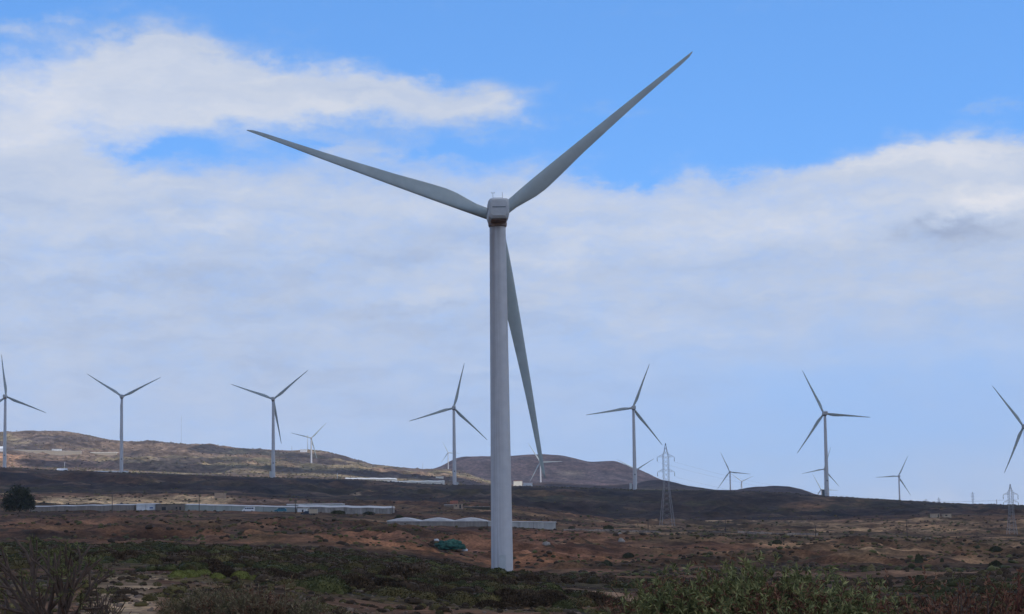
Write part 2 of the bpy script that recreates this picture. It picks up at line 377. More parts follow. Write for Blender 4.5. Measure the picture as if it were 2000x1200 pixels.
def blade_mesh(L=45.0, ns=46, nc=18):
    mb = MB(); vs = []; fs = []
    for i in range(ns+1):
        s = i/ns; z = 0.9 + (L-0.9)*s
        chord = (.93 if s > .06 else 1)*np.interp(s, [0,.04,.09,.15,.20,.28,.4,.6,.8,.93,.98,1], [1.9,1.9,2.4,2.95,3.1,2.8,2.25,1.6,1.05,.72,.48,.16])
        thick = np.interp(s, [0,.04,.12,.2,.4,.7,1], [1.9,1.85,1.25,.95,.55,.26,.05])
        tw = rad(np.interp(s, [0,.08,.2,.4,.7,1], [16,16,13,7,2,0]))
        lead = np.interp(s, [0,.05,.12,.2,.4,.7,1], [.95,.95,1.0,1.0,.85,.55,.10])   # how far the leading edge is ahead of the axis
        pre = -1.6*s**2.3                   # prebend away from the tower
        rnd = 1 - smooth(.02, .16, np.array(s))
        for k in range(nc):
            a = 2*math.pi*k/nc; ca, sa = math.cos(a), math.sin(a)
            u = (1-ca)/2                        # 0 leading .. 1 trailing
            x = -lead + chord*u
            ya = sa*thick/2
            yf = math.copysign(1, sa)*thick*0.5*2.6*(math.sqrt(max(u,0))*.62 - .38*u - .24*u*u)*1.6 if abs(sa) > 1e-6 else 0
            y = float(rnd)*ya + (1-float(rnd))*yf
            X = x*math.cos(tw) - y*math.sin(tw); Y = x*math.sin(tw) + y*math.cos(tw)
            vs.append((X, Y - pre, z))
    for i in range(ns):
        for k in range(nc): fs.append((i*nc+k, i*nc+(k+1)%nc, (i+1)*nc+(k+1)%nc, (i+1)*nc+k))
    fs.append(tuple(range(nc))[::-1]); fs.append(tuple(ns*nc+k for k in range(nc)))
    mb.add(vs, fs); return mb.mesh('blade', M_BLADE, True)
def tower_mesh(H, rb, rt, m, n=48, name='tower'):
    mb = MB(); zs = np.linspace(0, H, 40); pts = [(0,0,z) for z in zs]; rs = [rb+(rt-rb)*(z/H) for z in zs]
    mb.tube(pts, rs, n)
    me = mb.mesh(name, m, True)
    for p in me.polygons:
        if len(p.vertices) > 4: p.use_smooth = False
    return me
def flange_mesh(H, rb, rt, m, zs):
    mb = MB()
    for z in zs:
        r = rb+(rt-rb)*z/H + .012
        mb.tube([(0,0,z-.07),(0,0,z+.07)], r, 48, cap=False)
    return mb.mesh('flange', m, True)
def loft(sections):             # list of closed rings with the same count
    vs = []; fs = []; n = len(sections[0])
    for s in sections: vs += s
    for i in range(len(sections)-1):
        for k in range(n): fs.append((i*n+k, i*n+(k+1)%n, (i+1)*n+(k+1)%n, (i+1)*n+k))
    fs.append(tuple(range(n))[::-1]); fs.append(tuple((len(sections)-1)*n+k for k in range(n)))
    return vs, fs
def nac_ring(y, w, top, bot, ch=.35, chb=.5):
    h = w/2
    return [(-h+chb,y,bot),(h-chb,y,bot),(h-.12,y,bot+chb*.7),(h,y,bot+chb*1.5),(h-.04,y,top-ch),(h-ch,y,top-.05),(h-ch*1.6,y,top),(-h+ch*1.6,y,top),(-h+ch,y,top-.05),(-h+.04,y,top-ch),(-h,y,bot+chb*1.5),(-h+.12,y,bot+chb*.7)]
HUBY = 4.6
def nacelle_meshes():
    # origin at hub height on the tower axis
    vs, fs = loft([nac_ring(-5.7,3.2,1.45,-1.35), nac_ring(-5.35,3.95,1.85,-1.85), nac_ring(-3,4.0,2.0,-1.95), nac_ring(1.5,3.9,1.95,-1.95), nac_ring(3.1,3.3,1.7,-1.7,.5,.7)])
    body = MB().add([(x*.86, y, z*.90) for x,y,z in vs], fs).mesh('nacelle', M_NAC)
    slot = MB().box((0,-5.71,.18),(2.2,.06,.13)).mesh('vent', M_DARK)
    seam = MB()
    for sx in (-1, 1): seam.box((sx*1.722,-1,.1),(.03,7.5,.10))
    seam = seam.mesh('shell_seam', M_DARK)
    yaw = MB().tube([(0,0,-2.4),(0,0,-2.2),(0,0,-1.7)], [1.45,1.55,1.6], 32).mesh('yaw_collar', M_UNDER, True)
    under = MB().box((0,-1.3,-1.80),(2.5,7.4,.10)).mesh('underside_hatch', M_UNDER)
    an = MB()
    for sx in (-.95, .62+.0): 
        an.tube([(sx,-4.9,1.5),(sx,-4.9,2.75)], .035, 6)
    an.tube([(-.95,-4.9,1.85),(.62,-4.9,1.85)], .025, 5); an.tube([(-1.2,-4.9,2.6),(-.7,-4.9,2.6)], .025, 5)
    an.tube([(-1.2,-4.9,2.6),(-1.2,-4.9,2.75)], .05, 6).tube([(-.7,-4.9,2.6),(-.7,-4.9,2.75)], .05, 6)
    an = an.mesh('wind_sensor_mast', M_STEEL)
    hub = MB(); ys = [3.1,3.4,4.0,5.2,5.9,6.4,6.65]; rr = [1.45,1.62,1.7,1.65,1.3,.75,.1]
    hub.tube([(0,y,0) for y in ys], rr, 28); hub = hub.mesh('hub', M_NAC, True)
    return dict(nacelle=body, vent=slot, shell_seam=seam, yaw_collar=yaw, underside_hatch=under, wind_sensor_mast=an, hub=hub)
NM = nacelle_meshes(); BM = blade_mesh()
TB = tower_mesh(1.0, 1.0, 1.0, M_TOWER)  # placeholder, replaced below
def unit_tower():
    me = tower_mesh(80.0, 1.95, 1.25, M_TOWER, 24); return me
UT = unit_tower()
M_SPOT = mat('dark_marking', (.06,.07,.08), .6, .1, 1)
SPOT = MB().box((0,-1.83,0),(1.1,.16,1.2)).mesh('number_plate', M_SPOT)
DOOR = MB().box((0,-2.0,1.3),(1.0,.12,2.2)).mesh('door', M_GREYBOX)
def add(name, me, parent, loc=(0,0,0), rot=(0,0,0), sc=None):
    o = bpy.data.objects.new(name, me); link(o, parent); o.location = loc; o.rotation_euler = rot
    if sc: o.scale = sc
    return o
def turbine(hub_px, d, angles, label, scale=1.0, yaw=0.0, base_row=None, big=False, plate=True, group='wind turbines across the plain'):
    hubp = P(hub_px[0], hub_px[1], d)
    s = scale
    # tower axis is behind the rotor by HUBY
    bx = hubp[0] + math.sin(yaw)*HUBY*s; by = hubp[1] - math.cos(yaw)*HUBY*s
    gz = G(bx, by) - 1.0*s
    if base_row is not None: gz = min(gz, P(hub_px[0], base_row, by)[2])
    H = (hubp[2]-gz)/s
    root = empty('wind_turbine', (bx, by, gz), label, 'wind turbine', group, yaw); root.scale = (s, s, s)
    if big:
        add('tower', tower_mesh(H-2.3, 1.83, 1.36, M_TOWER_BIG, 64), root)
        tw = root.children[0]
        for q in (.33, .66): add('flange', flange_mesh(H-2.3, 1.83, 1.36, M_TOWER_BIG, (H*q,)), tw)
        add('door', DOOR, root, (0,.12,2.4))
    else:
        tw = add('tower', UT, root, (0,0,0), (0,0,0), (1,1,(H-2.3)/80.0))
        if plate: add('number_plate', SPOT, root, (0,0,H*.2))
    na = add('nacelle', NM['nacelle'], root, (0,0,H))
    add('hub', NM['hub'], root, (0,0,H))
    add('yaw_collar', NM['yaw_collar'], root, (0,0,H))
    if d < 3000:
        for nm in ('vent','shell_seam','underside_hatch','wind_sensor_mast'): add(nm, NM[nm], na)
    for a in angles:
        add('blade', BM, root, (0, HUBY, H), (0, rad(a), 0))
    return root
R_ = math.degrees(ROLL)
def angs(hub, tips, n=3):
    A = []
    for t in tips: A.append(math.degrees(math.atan2(t[0]-hub[0], hub[1]-t[1])) + R_)
    base = A[0]; off = [0.0]
    for a in A[1:]:
        k = round((a-base)/120.0); off.append(a-base-120*k)
    m0 = base + sum(off)/len(off)
    return [m0, m0+120, m0+240], sum(math.hypot(t[0]-hub[0], t[1]-hub[1]) for t in tips)/len(tips)
a, L = angs((969,424), [(1356,100),(476,263),(1057,905)])
turbine((969,424), 373.0, a, 'huge near grey wind turbine filling the middle of the view', 1.035*L*373/4000/45, rad(3.2), big=True)
TUR = [
 ((12,775), [(3,690),(90,803)], 2010, 915, 'wind turbine cut by the left edge, one blade straight up beside the sunlit hill'),
 ((239,775), [(170,730),(313,735)], 2020, 923, 'wind turbine in Y shape above the left hill, third blade hidden behind its tower'),
 ((534,780), [(451,753),(602,723),(550,868)], 2010, 934, 'wind turbine left of the huge one with lowest blade just right of its tower'),
 ((886,797), [(907,706),(800,822),(952,858)], 2020, 950, 'wind turbine just left of the huge tower, blades pointing up, left and down right'),
 ((1236,797), [(1267,710),(1142,812),(1291,870)], 2010, 957, 'wind turbine standing left of the tall lattice pylon, right of the table mountain'),
 ((1609,808), [(1567,722),(1700,815),(1556,886)], 2000, 970, 'wind turbine with one blade level to the right, on the dark ridge at right'),
 ((1999,833), [(1936,754),(1958,921)], 1990, 989, 'wind turbine cut by the right edge of the picture'),
 ((608,856), [(638,826),(568,848),(618,897)], 3650, 907, 'small white sunlit wind turbine on the brown hill beside a white hut'),
 ((875,884.5), [(866.8,864),(862,907),(898,885)], 4450, 918, 'tiny wind turbine half hidden by a tower, left foot of the table mountain'),
 ((1055,903), [(1032.5,865),(1101,902),(1038,939)], 4300, 939, 'small wind turbine before the table mountain behind the long hanging blade tip'),
 ((1242,918), [(1202.5,897.5),(1276,898)], 2900, 950, 'small wind turbine whose tower hides behind a larger one at the mountain foot'),
 ((1425,922), [(1406,881),(1467,926.5),(1402.5,953)], 4100, 957, 'small wind turbine on the skyline, left one of the close pair'),
 ((1448.5,940.5), [(1429,925),(1474,927.5)], 5600, 958, 'tiny wind turbine on the skyline, right one of the close pair, blades in a Y'),
 ((1609.5,916.6), [(1622.4,874.6),(1565,926.5),(1638,951.4)], 4000, 972, 'small wind turbine whose hub hides behind the tower of a larger one at right'),
 ((1603.5,956.5), [(1588,924.4),(1636.5,957)], 5200, 972, 'tiny wind turbine low on the skyline left of a large tower foot'),
 ((1754.5,930.4), [(1773.5,889.9),(1708.5,933),(1777,968)], 4000, 980, 'small wind turbine standing alone on the skyline between two larger ones at right'),
]
for hub, tips, d, br, lab in TUR:
    a, L = angs(hub, tips)
    turbine(hub, d, a, lab, L*d/4000/45, rad(3.5), base_row=br+2, plate=d < 2500)

# ---------------------------------------------------------------- lattice pylons and power lines
def pylon(px, top, base, d, arm_rows, arm_px, label, detailed=True, body_px=5.2, foot_px=13, group='lattice power pylons'):
    b = P(px, base, d); gz = min(b[2], G(b[0], b[1])) - .3; tz = P(px, top, d)[2]; u = d/4000.0; H = tz-gz
    root = empty('power_pylon', (b[0], b[1], gz), label, 'pylon', group, rad(8))
    w = .065 if detailed else .13
    zs_arm = [P(px, r, d)[2]-gz for r in arm_rows]; bw = body_px*u; fw = foot_px*u
    waist = min(zs_arm) - (1.6 if detailed else 2); 
    def half(z):
        if z < waist*.78: return fw + (bw-fw)*z/(waist*.78)
        if z < max(zs_arm)+1.3: return bw
        q = (z-max(zs_arm)-1.3)/max(.1, H-max(zs_arm)-1.3)
        return max(.10, bw*(.75-.75*q))
    n = 17 if detailed else 6; f = np.linspace(0, 1, n+1); zz = H*(f**.8)
    legs = [(-1,-1),(1,-1),(1,1),(-1,1)]
    def c(i, z): h = half(z); return (legs[i%4][0]*h, legs[i%4][1]*h, z)
    for i in range(4):
        m = MB(); m.tube([c(i, z) for z in zz], w*1.2, 4); m.build('leg', M_STEEL, root)
    m = MB()
    for k in range(n):
        for i in range(4):
            m.bar(c(i, zz[k]), c(i+1, zz[k+1]), w*.8)
            if detailed: m.bar(c(i+1, zz[k]), c(i, zz[k+1]), w*.8)
    m.build('bracing', M_STEEL, root)
    tips = []
    for z in zs_arm:
        m = MB(); A = arm_px*u; rise = bw*1.1
        for sx in (-1, 1):
            for sy in (-1, 1):
                m.bar((sx*bw, sy*bw, z), (sx*A, 0, z), w); m.bar((sx*bw, sy*bw, z+rise), (sx*A, 0, z), w)
                for q in (.3, .6): m.bar((sx*(bw+(A-bw)*q), sy*bw*(1-q), z), (sx*(bw+(A-bw)*(q-.15)), sy*bw*(1-q+.15), z+rise*(1-q+.15)), w*.7)
            tips.append((sx*A, 0, z))
        ao = m.build('cross_arm', M_STEEL, root)
        for sx in (-1, 1):
            if detailed:
                q = MB(); q.tube([(sx*A,0,z),(sx*A,0,z-.3)], .05, 5)
                for j in range(7): q.tube([(sx*A,0,z-.35-j*.26),(sx*A,0,z-.53-j*.26)], [.20,.10], 8)
                q.build('insulator', M_DARK, ao)
    R = Matrix.Rotation(rad(8), 4, 'Z')
    return [tuple(Vector((b[0], b[1], gz)) + R @ Vector((t[0], t[1], t[2]-2.3*detailed))) for t in tips]
t1 = pylon(1303, 866, 1021, 980, [922, 893], 17, 'tall lattice power pylon with two cross arms in front of the dark plateau')
t2 = pylon(1977, 946, 1053, 900, [981, 966], 15, 'lattice power pylon near the right edge, seen partly against the dark ridge', body_px=4, foot_px=9)
for (x, tp, b, ar) in ((1809, 975, 990, [978]), (1834, 972, 990, [976, 981]), (1900.5, 961, 990, [965, 971, 976])):
    pylon(x, tp, b, 3600, ar, 4.2, {1809:'tiny lattice pylon on the skyline, leftmost of three', 1834:'tiny lattice pylon on the skyline, middle one of three'}.get(x, 'tiny lattice pylon on the skyline with three arms, rightmost of three'), False, 1.1, 1.6, 'tiny pylons on the far skyline')
M_WIRE = mat('power_cable', (.10,.10,.11), .6, .1, 1)
def wire(a, b, sag, r, label, group, n=24):
    m = MB(); a = np.array(a); b = np.array(b); pts = []
    for i in range(n+1):
        t = i/n; p = a*(1-t)+b*t; p[2] -= sag*4*t*(1-t); pts.append(p)
    m.tube(pts, r, 5); o = m.build('power_cable', M_WIRE); tag(o, label, 'cable', group)
side = ['lower left arm', 'lower right arm', 'upper left arm', 'upper right arm']
for i in range(4): wire(t1[i], t2[i], 7, .016, 'thin power cable sagging between the two big pylons from their %s' % side[i], 'cables between the two pylons')

# ---------------------------------------------------------------- wooden poles
M_POLE = mat('weathered_wood', (.09,.075,.065), .9, .3, 3, stretch=(1,1,.1))
POLES = [(60,962,1003,810,'bare wooden pole right of the dark round tree'),(219,962,1003,780,'dark wooden pole before the long white greenhouse at left'),
 (389,963,1003,780,'dark wooden pole between the grey shed and the white van'),(577,977,1006,760,'short dark wooden pole with pale cap left of the low white shed'),
 (766,985,1004,800,'short pole at the right end of the long white greenhouse'),(1101.7,1000,1029,800,'dark pole right of the pale tank behind the huge tower'),
 (1266,1012,1041,760,'thin pole on tan ground left of the tall pylon foot'),(1417,1010,1043,760,'thin pole on the tan ground right of the tall pylon'),
 (1593,1026,1052,720,'short dark pole on tan ground below the single ridge turbine'),(1772,1016,1056,720,'dark pole on the tan terraces at right'),
 (1947,976,989,1950,'thin bare mast on the ridge left of the right pylon')]
for px, tp, bs, d, lab in POLES:
    b = P(px, bs, d); gz = min(b[2], G(b[0], b[1]))-.3; H = P(px, tp, d)[2]-gz
    o = empty('utility_pole', (b[0], b[1], gz), lab, 'pole', 'wooden poles across the plain')
    MB().tube([(0,0,0),(.03,0,H)], [.16 if d<1500 else .3, .11 if d<1500 else .22], 8).build('post', M_POLE, o, True)
    if d < 1500:
        q = MB().box((0,0,H-.35),(1.3,.10,.12)); q.build('crossbar', M_POLE, o)
        q = MB()
        for sx in (-.55,0,.55): q.tube([(sx,0,H-.29),(sx,0,H-.12)], [.05,.03], 6)
        q.build('insulator_row', M_DARK, o)
MASTS = [(354,812,886,3900,.22,'thin tall measuring mast on the left hill'),(601,850,883,4200,.8,'grey mast standing left of the small white hill turbine'),
 (570,872,884,4100,.45,'short dark mast on the hill crest left of the white hut'),(825,905,920,4200,.35,'short leaning mast where the hill meets the table mountain'),
 (659,924,938,2500,.4,'short pale post above the far white greenhouse'),(126,903,921,2500,.25,'thin post beside the white hut on the plateau edge'),
 (400,1000,1000,0,0,'')][:6]
for px, tp, bs, d, w, lab in MASTS:
    b = P(px, bs, d); gz = min(b[2], G(b[0], b[1]))-.5; H = P(px, tp, d)[2]-gz
    o = MB().tube([(0,0,0),((1.2 if px==825 else 0),0,H)], [w, w*.7], 6).build('mast', M_GREYBOX if px in (659,601,126) else M_STEEL, None, True, (b[0],b[1],gz))
    tag(o, lab, 'mast')

# ---------------------------------------------------------------- greenhouses, huts, sheds
M_WHITE = mat('white_plastic_cover', (.60,.61,.60), .5, .22, .35)
M_ROOFW = mat('dusty_plastic_roof', (.60,.58,.55), .7, .16, .3)
M_CREAM = mat('sunbleached_sheeting', (.75,.70,.58), .6, .10, .2)
M_NET = mat('grey_netting_wall', (.24,.21,.18), .9, .25, .4, stretch=(2.5,2.5,.3))
M_NETW = mat('pale_netting_wall', (.38,.37,.34), .9, .25, .4, stretch=(2.5,2.5,.3))
M_NETM = mat('mottled_netting_wall', (.25,.235,.21), .9, .5, .5, stretch=(1.5,1.5,.4))
M_GREENW = mat('grey_green_netting', (.30,.33,.30), .9, .15, .3, stretch=(2,2,.3))
M_TAN = mat('tan_block_wall', (.36,.27,.19), .9, .2, .8)
M_TANL = mat('pale_tan_render', (.40,.33,.24), .9, .15, .8)
M_GREYW = mat('unpainted_block_wall', (.17,.145,.12), .9, .25, .8)
M_ROOFD = mat('dark_shed_roof', (.045,.045,.03), .9, .2, 1)
M_RED = mat('red_roof_tiles', (.26,.10,.06), .9, .25, 1)
M_BWIN = mat('dark_opening', (.02,.022,.025), .4, .1, 1)
def strip(name, x0, x1, ytop0, ytop1, yb0, yb1, d, depth, wall_m, roof_m, label, cat, group=None, humps=0, hump=0, rise=.9, lip=.5, seg=12, wob=.08, dz=0):
    """a long low covered structure facing the viewer, real width and depth"""
    if d > 3000: d = seen((x0+x1)/2, (yb0+yb1)/2, d, .8, 1.25) - 4
    a = P(x0, yb0, d); b = P(x1, yb1, d+dz); ta = P(x0, ytop0, d)[2]; tb = P(x1, ytop1, d+dz)[2]
    root = empty(name, (a[0], a[1], min(a[2], b[2])-.0), label, cat, group); o = np.array([a[0], a[1], min(a[2], b[2])])
    n = max(seg, humps*8); W = []; bot = []; Rf = []
    for i in range(n+1):
        t = i/n; p = a*(1-t)+b*t; e = ta*(1-t)+tb*t + wob*math.sin(i*1.9+x0)
        hz = hump*(1-abs(((t*humps) % 1.0)*2-1)**1.5) if humps else 0
        gz = min(G(p[0], p[1]), G(p[0], p[1]+depth), p[2]) - .8
        W.append((p[0]-o[0], p[1]-o[1], e-o[2])); bot.append((p[0]-o[0], p[1]-o[1], gz-o[2])); Rf.append(hz)
    wv = []; wf = []
    k = n+1
    wv += bot + W + [(x,y+depth,z) for x,y,z in bot] + [(x,y+depth,z) for x,y,z in W]
    for i in range(n): wf += [(i,i+1,k+i+1,k+i), (2*k+i+1,2*k+i,3*k+i,3*k+i+1)]
    wf += [(0,k,3*k,2*k), (n,2*k+n,3*k+n,k+n)]
    MB().add(wv, wf).build('wall', wall_m, root)
    rv = []; rf = []; lines = [(-.25,-lip),(-.25,.06),(depth*.35,rise),(depth*.8,rise*.9),(depth+.25,.06),(depth+.25,-lip)]
    for j,(dy, dzz) in enumerate(lines):
        for i in range(n+1):
            x,y,z = W[i]; ex = -.2 if i == 0 else .2 if i == n else 0
            rv.append((x+ex, y+dy, z+dzz+(Rf[i] if dzz > 0 else 0)+.003*j))
    for j in range(len(lines)-1):
        for i in range(n): rf.append((j*k+i, j*k+i+1, (j+1)*k+i+1, (j+1)*k+i))
    rf.append(tuple(j*k for j in range(len(lines)))[::-1]); rf.append(tuple(j*k+n for j in range(len(lines))))
    MB().add(rv, rf).build('roof', roof_m, root)
    # posts along the front wall
    pm = MB()
    np_ = max(2, int(abs(b[0]-a[0])/6))
    for i in range(np_+1):
        t = i/np_; x = W[0][0]*(1-t)+W[-1][0]*t; z = W[0][2]*(1-t)+W[-1][2]*t; zb = bot[0][2]*(1-t)+bot[-1][2]*t
        y = W[0][1]*(1-t)+W[-1][1]*t
        if d < 1500: pm.tube([(x,y-.06,zb),(x,y-.06,z-.05)], .05, 5)
    if d < 1500: pm.build('wall_frame', M_GREYW, root)
    return root
GG = 'long low greenhouses on the plain'
strip('greenhouse', 58, 262, 990, 986, 1001, 1000, 820, 22, M_NET, M_ROOFW, 'long low greenhouse with grey netting wall and wavy white top, right of the round tree', 'greenhouse', GG, lip=.14, rise=.35, wob=.10)
wt = strip('greenhouse', 266, 303.5, 985.5, 985, 999, 1000, 815, 12, M_WHITE, M_WHITE, 'short bright white walled shed with a small blue sign', 'shed', None, lip=.2, rise=.3, wob=0)
wt.name = 'white_shed'
MB().box((0,0,0),(1.3,.06,.45)).build('sign', mat('blue_sign', (.03,.10,.30), .6, .1, 1), wt, loc=tuple(np.array(P(295.5,992.2,814.85))-np.array(wt.location)))
strip('greenhouse', 357, 578, 986, 991, 999, 1001, 818, 20, M_GREENW, M_ROOFW, 'long pale green greenhouse behind the white van and the teal car', 'greenhouse', GG, lip=.12, rise=.4, wob=.05)
strip('greenhouse', 581, 764, 990, 992.5, 1000, 1004, 805, 24, M_NETM, M_ROOFW, 'long greenhouse with patchy pale wall and white roof, right of the dark pole', 'greenhouse', GG, lip=.12, rise=.7, wob=.12)
strip('greenhouse', 560, 668, 986, 985, 990, 989, 930, 14, M_GREENW, M_ROOFW, 'thin far greenhouse strip behind the long white roof', 'greenhouse', GG, lip=.12, rise=.3, wob=.0)
strip('greenhouse', 756, 951, 1018.5, 1018.5, 1030, 1031, 700, 26, M_NET, M_ROOFW, 'greenhouse with three shallow white roof humps left of the huge tower', 'greenhouse', GG, humps=3, hump=1.0, lip=.02, rise=.25, wob=0)
strip('greenhouse', 953, 1086, 1018.5, 1020.5, 1031, 1030, 700, 18, M_NETW, M_ROOFW, 'flat pale greenhouse crossing behind the foot of the huge tower', 'greenhouse', GG, lip=.06, rise=.12, wob=.03)
strip('greenhouse', 148, 242, 921, 920.5, 927, 927, 2350, 30, M_CREAM, M_WHITE, 'far white greenhouse on the plateau edge at the foot of a turbine', 'greenhouse', GG, lip=.8, rise=.5, wob=.2)
strip('greenhouse', 674, 772, 935, 935.5, 940, 941, 2620, 40, M_NETW, M_WHITE, 'far white greenhouse on the plateau edge, upper of two', 'greenhouse', GG, lip=.6, rise=1.2, wob=.2)
strip('greenhouse', 745, 866, 941.5, 940.5, 946, 948, 2380, 40, M_CREAM, M_CREAM, 'far sunlit cream greenhouse on the plateau edge, lower of two', 'greenhouse', GG, lip=.9, rise=1.2, wob=.3)
strip('reservoir_wall', 166, 227, 884, 883.5, 888.5, 889, 3550, 40, M_TANL, M_CREAM, 'pale walled reservoir on the slope of the left hill', 'reservoir', None, lip=1.0, rise=.3, wob=0)
strip('terrace_wall', 17, 158, 879, 881.5, 883, 885.5, 3600, 5, M_TANL, M_CREAM, 'long pale retaining wall across the left hill', 'wall', None, lip=.4, rise=.1, wob=.1)
def hut(x0, x1, yt, yb, d, depth, wm, rm, label, cat='hut', roof='flat', openings=(), name='hut', group=None):
    if d > 950 and not (2300 < d < 2600): d = seen((x0+x1)/2, yb, d, .8, 1.25) - 3
    a = P(x0, yb, d); b = P(x1, yb, d); H = P(x0, yt, d)[2]-a[2]; w = b[0]-a[0]; cx = (a[0]+b[0])/2
    gz = min(G(cx, d), G(a[0], d), G(b[0], d), a[2]) - .5; top = a[2]+H
    root = empty(name, (cx, d, gz), label, cat, group); h = top-gz
    rt = .18*min(1, d/900)*(1 if d < 1500 else 3)
    MB().box((0,depth/2,(h-rt)/2),(w,depth,h-rt)).build('wall', wm, root)
    if roof == 'flat': MB().box((0,depth/2,h-rt/2),(w+.4,depth+.4,rt)).build('roof', rm, root)
    else:
        e = h-rt; r = .28*depth
        MB().add([(-w/2-.3,-.3,e),(w/2+.3,-.3,e),(w/2+.3,depth+.3,e),(-w/2-.3,depth+.3,e),(-w/2-.3,depth/2,e+r),(w/2+.3,depth/2,e+r)],
                 [(0,1,5,4),(2,3,4,5),(0,4,3),(1,2,5),(3,2,1,0)]).build('roof', rm, root)
    for nm, fx, fz, ww, hh in openings:
        o = MB().box((0,0,0),(ww,.08,hh)).build(nm, M_BWIN, root, loc=(-w/2+fx*w, -.03, (h-(top-a[2]))+fz*H))
    return root
hut(304.5, 356, 985, 1001, 812, 9, M_GREYW, M_ROOFD, 'low grey block shed with a dark roof and small openings between white greenhouses', 'shed', openings=(('window',.78,.5,.7,.8),('doorway',.3,.35,1.6,1.8),('doorway',.92,.35,.7,1.9)), name='block_shed')
hut(419, 438, 963, 973, 1190, 8, M_TAN, M_TAN, 'small tan ruined hut on top of the bare quarry bank', 'hut', name='ruined_hut')
hut(1820, 1836, 1003.5, 1011, 1230, 5, M_TANL, M_TAN, 'small cream hut on the tan plain at right, left one of two', openings=(('doorway',.8,.4,.7,1.8),), group='two cream huts')
hut(1843, 1858, 1004, 1010.5, 1240, 5, M_TANL, M_TAN, 'small cream hut with a dark window, right one of two', openings=(('window',.35,.55,1.2,.8),), group='two cream huts')
hut(886, 903, 984.5, 994, 1010, 6, M_TAN, M_TAN, 'tan farmhouse cube left of the huge tower at the plateau foot', 'house', openings=(('doorway',.75,.45,.8,1.9),('window',.3,.6,.6,.7)), name='farmhouse')
hut(868, 885, 986, 990, 1008, 6, M_GREYW, M_WHITE, 'low pale roofed shed joined left of the tan farmhouse', 'shed', name='farm_shed')
hut(880, 893, 983, 987, 1016, 5, M_RED, M_RED, 'small red roofed hut behind the tan farmhouse', 'hut', roof='gable', name='red_hut')
hut(906, 956, 990.3, 993.5, 1000, 10, M_ROOFD, M_NETW, 'long open shed with a thin pale roof left of the huge tower', 'shed', name='open_shed')
hut(586, 599, 878, 883, 4200, 9, M_WHITE, M_WHITE, 'white hut on the hill crest beside the small white turbine', 'hut')
hut(101, 113, 877, 880, 3700, 8, M_WHITE, M_NETW, 'tiny white house on the left hill above the retaining wall', 'house', name='house')
hut(113.5, 119, 876.5, 880, 3700, 8, M_WHITE, M_BWIN, 'tiny white cube house at the right end of the hillside houses', 'house', name='house')
hut(-6, 5, 876, 882, 3500, 14, M_WHITE, M_WHITE, 'white gabled barn at the left edge on the hill', 'barn', roof='gable', name='barn')
hut(110, 129, 919, 924, 2350, 10, M_WHITE, M_WHITE, 'white low house on the plateau edge at left', 'house', roof='gable', name='house')
hut(851, 866, 931, 934.5, 2900, 10, M_CREAM, M_CREAM, 'tiny cream house behind the sunlit greenhouse', 'house', name='house')
hut(1003, 1020, 939, 942.5, 2500, 10, M_CREAM, M_RED, 'tiny cream house right of the huge tower before the mountain', 'house', name='house')
hut(1022, 1040, 943.5, 945.5, 2450, 10, M_WHITE, M_WHITE, 'tiny white flat shed right of the cream house before the mountain', 'shed', name='shed')
hut(581, 598, 993.5, 1004, 770, 5, M_WHITE, M_WHITE, 'low white shed beside the parked dark car', 'shed', openings=(('doorway',.6,.4,.6,1.5),), name='shed')
# cabinets at the feet of the turbines
for px, yt, yb, d, lab in ((529,921,925,1980,'grey cabinet beside the turbine left of the huge one'),(893,942,947,2000,'grey cabinet at the foot of the turbine just left of the huge tower'),(1232,944,951,1990,'grey cabinet left of the turbine by the tall pylon'),(1608,957,967,1985,'dark cabinet by the ridge turbine at right')):
    a = P(px, yb, d); h = P(px, yt, d)[2]-a[2]; gz = min(a[2], G(a[0], a[1])) - .3; top = a[2]+h
    q = empty('equipment_cabinet', (a[0], a[1], gz), lab, 'cabinet', 'cabinets beside turbines')
    MB().box((0,0,(top-gz)/2),(2.4,2.4,top-gz)).build('body', M_GREYBOX if px != 1608 else M_DARK, q); MB().box((0,0,top-gz+.08),(2.7,2.7,.16)).build('roof', M_STEEL, q)

# vehicles
M_VANW = mat('white_van_paint', (.66,.67,.66), .35, .04, 1); M_TEAL = mat('teal_car_paint', (.015,.13,.17), .35, .05, 1)
M_GLASS = mat('dark_car_glass', (.015,.02,.025), .15, .1, 1, spec=.6); M_TYRE = mat('tyre_rubber', (.02,.02,.02), .9, .1, 3); M_CARD = mat('dark_car_paint', (.02,.022,.03), .3, .1, 1); M_BEIGE = mat('beige_box_paint', (.42,.35,.25), .6, .1, .8)
def extr(profile, w):           # side outline (x,z) extruded across y, slightly narrower on top
    n = len(profile); zt = max(z for x,z in profile); vs = []
    for s in (-1, 1):
        for x, z in profile: vs.append((x, s*w/2*(1-.14*max(0, (z-.9)/max(.1, zt-.9)) if z > .9 else 1), z))
    fs = [tuple(range(n)), tuple(range(n, 2*n))[::-1]] + [(i, n+i, n+(i+1)%n, (i+1)%n) for i in range(n)]
    return MB().add(vs, fs)
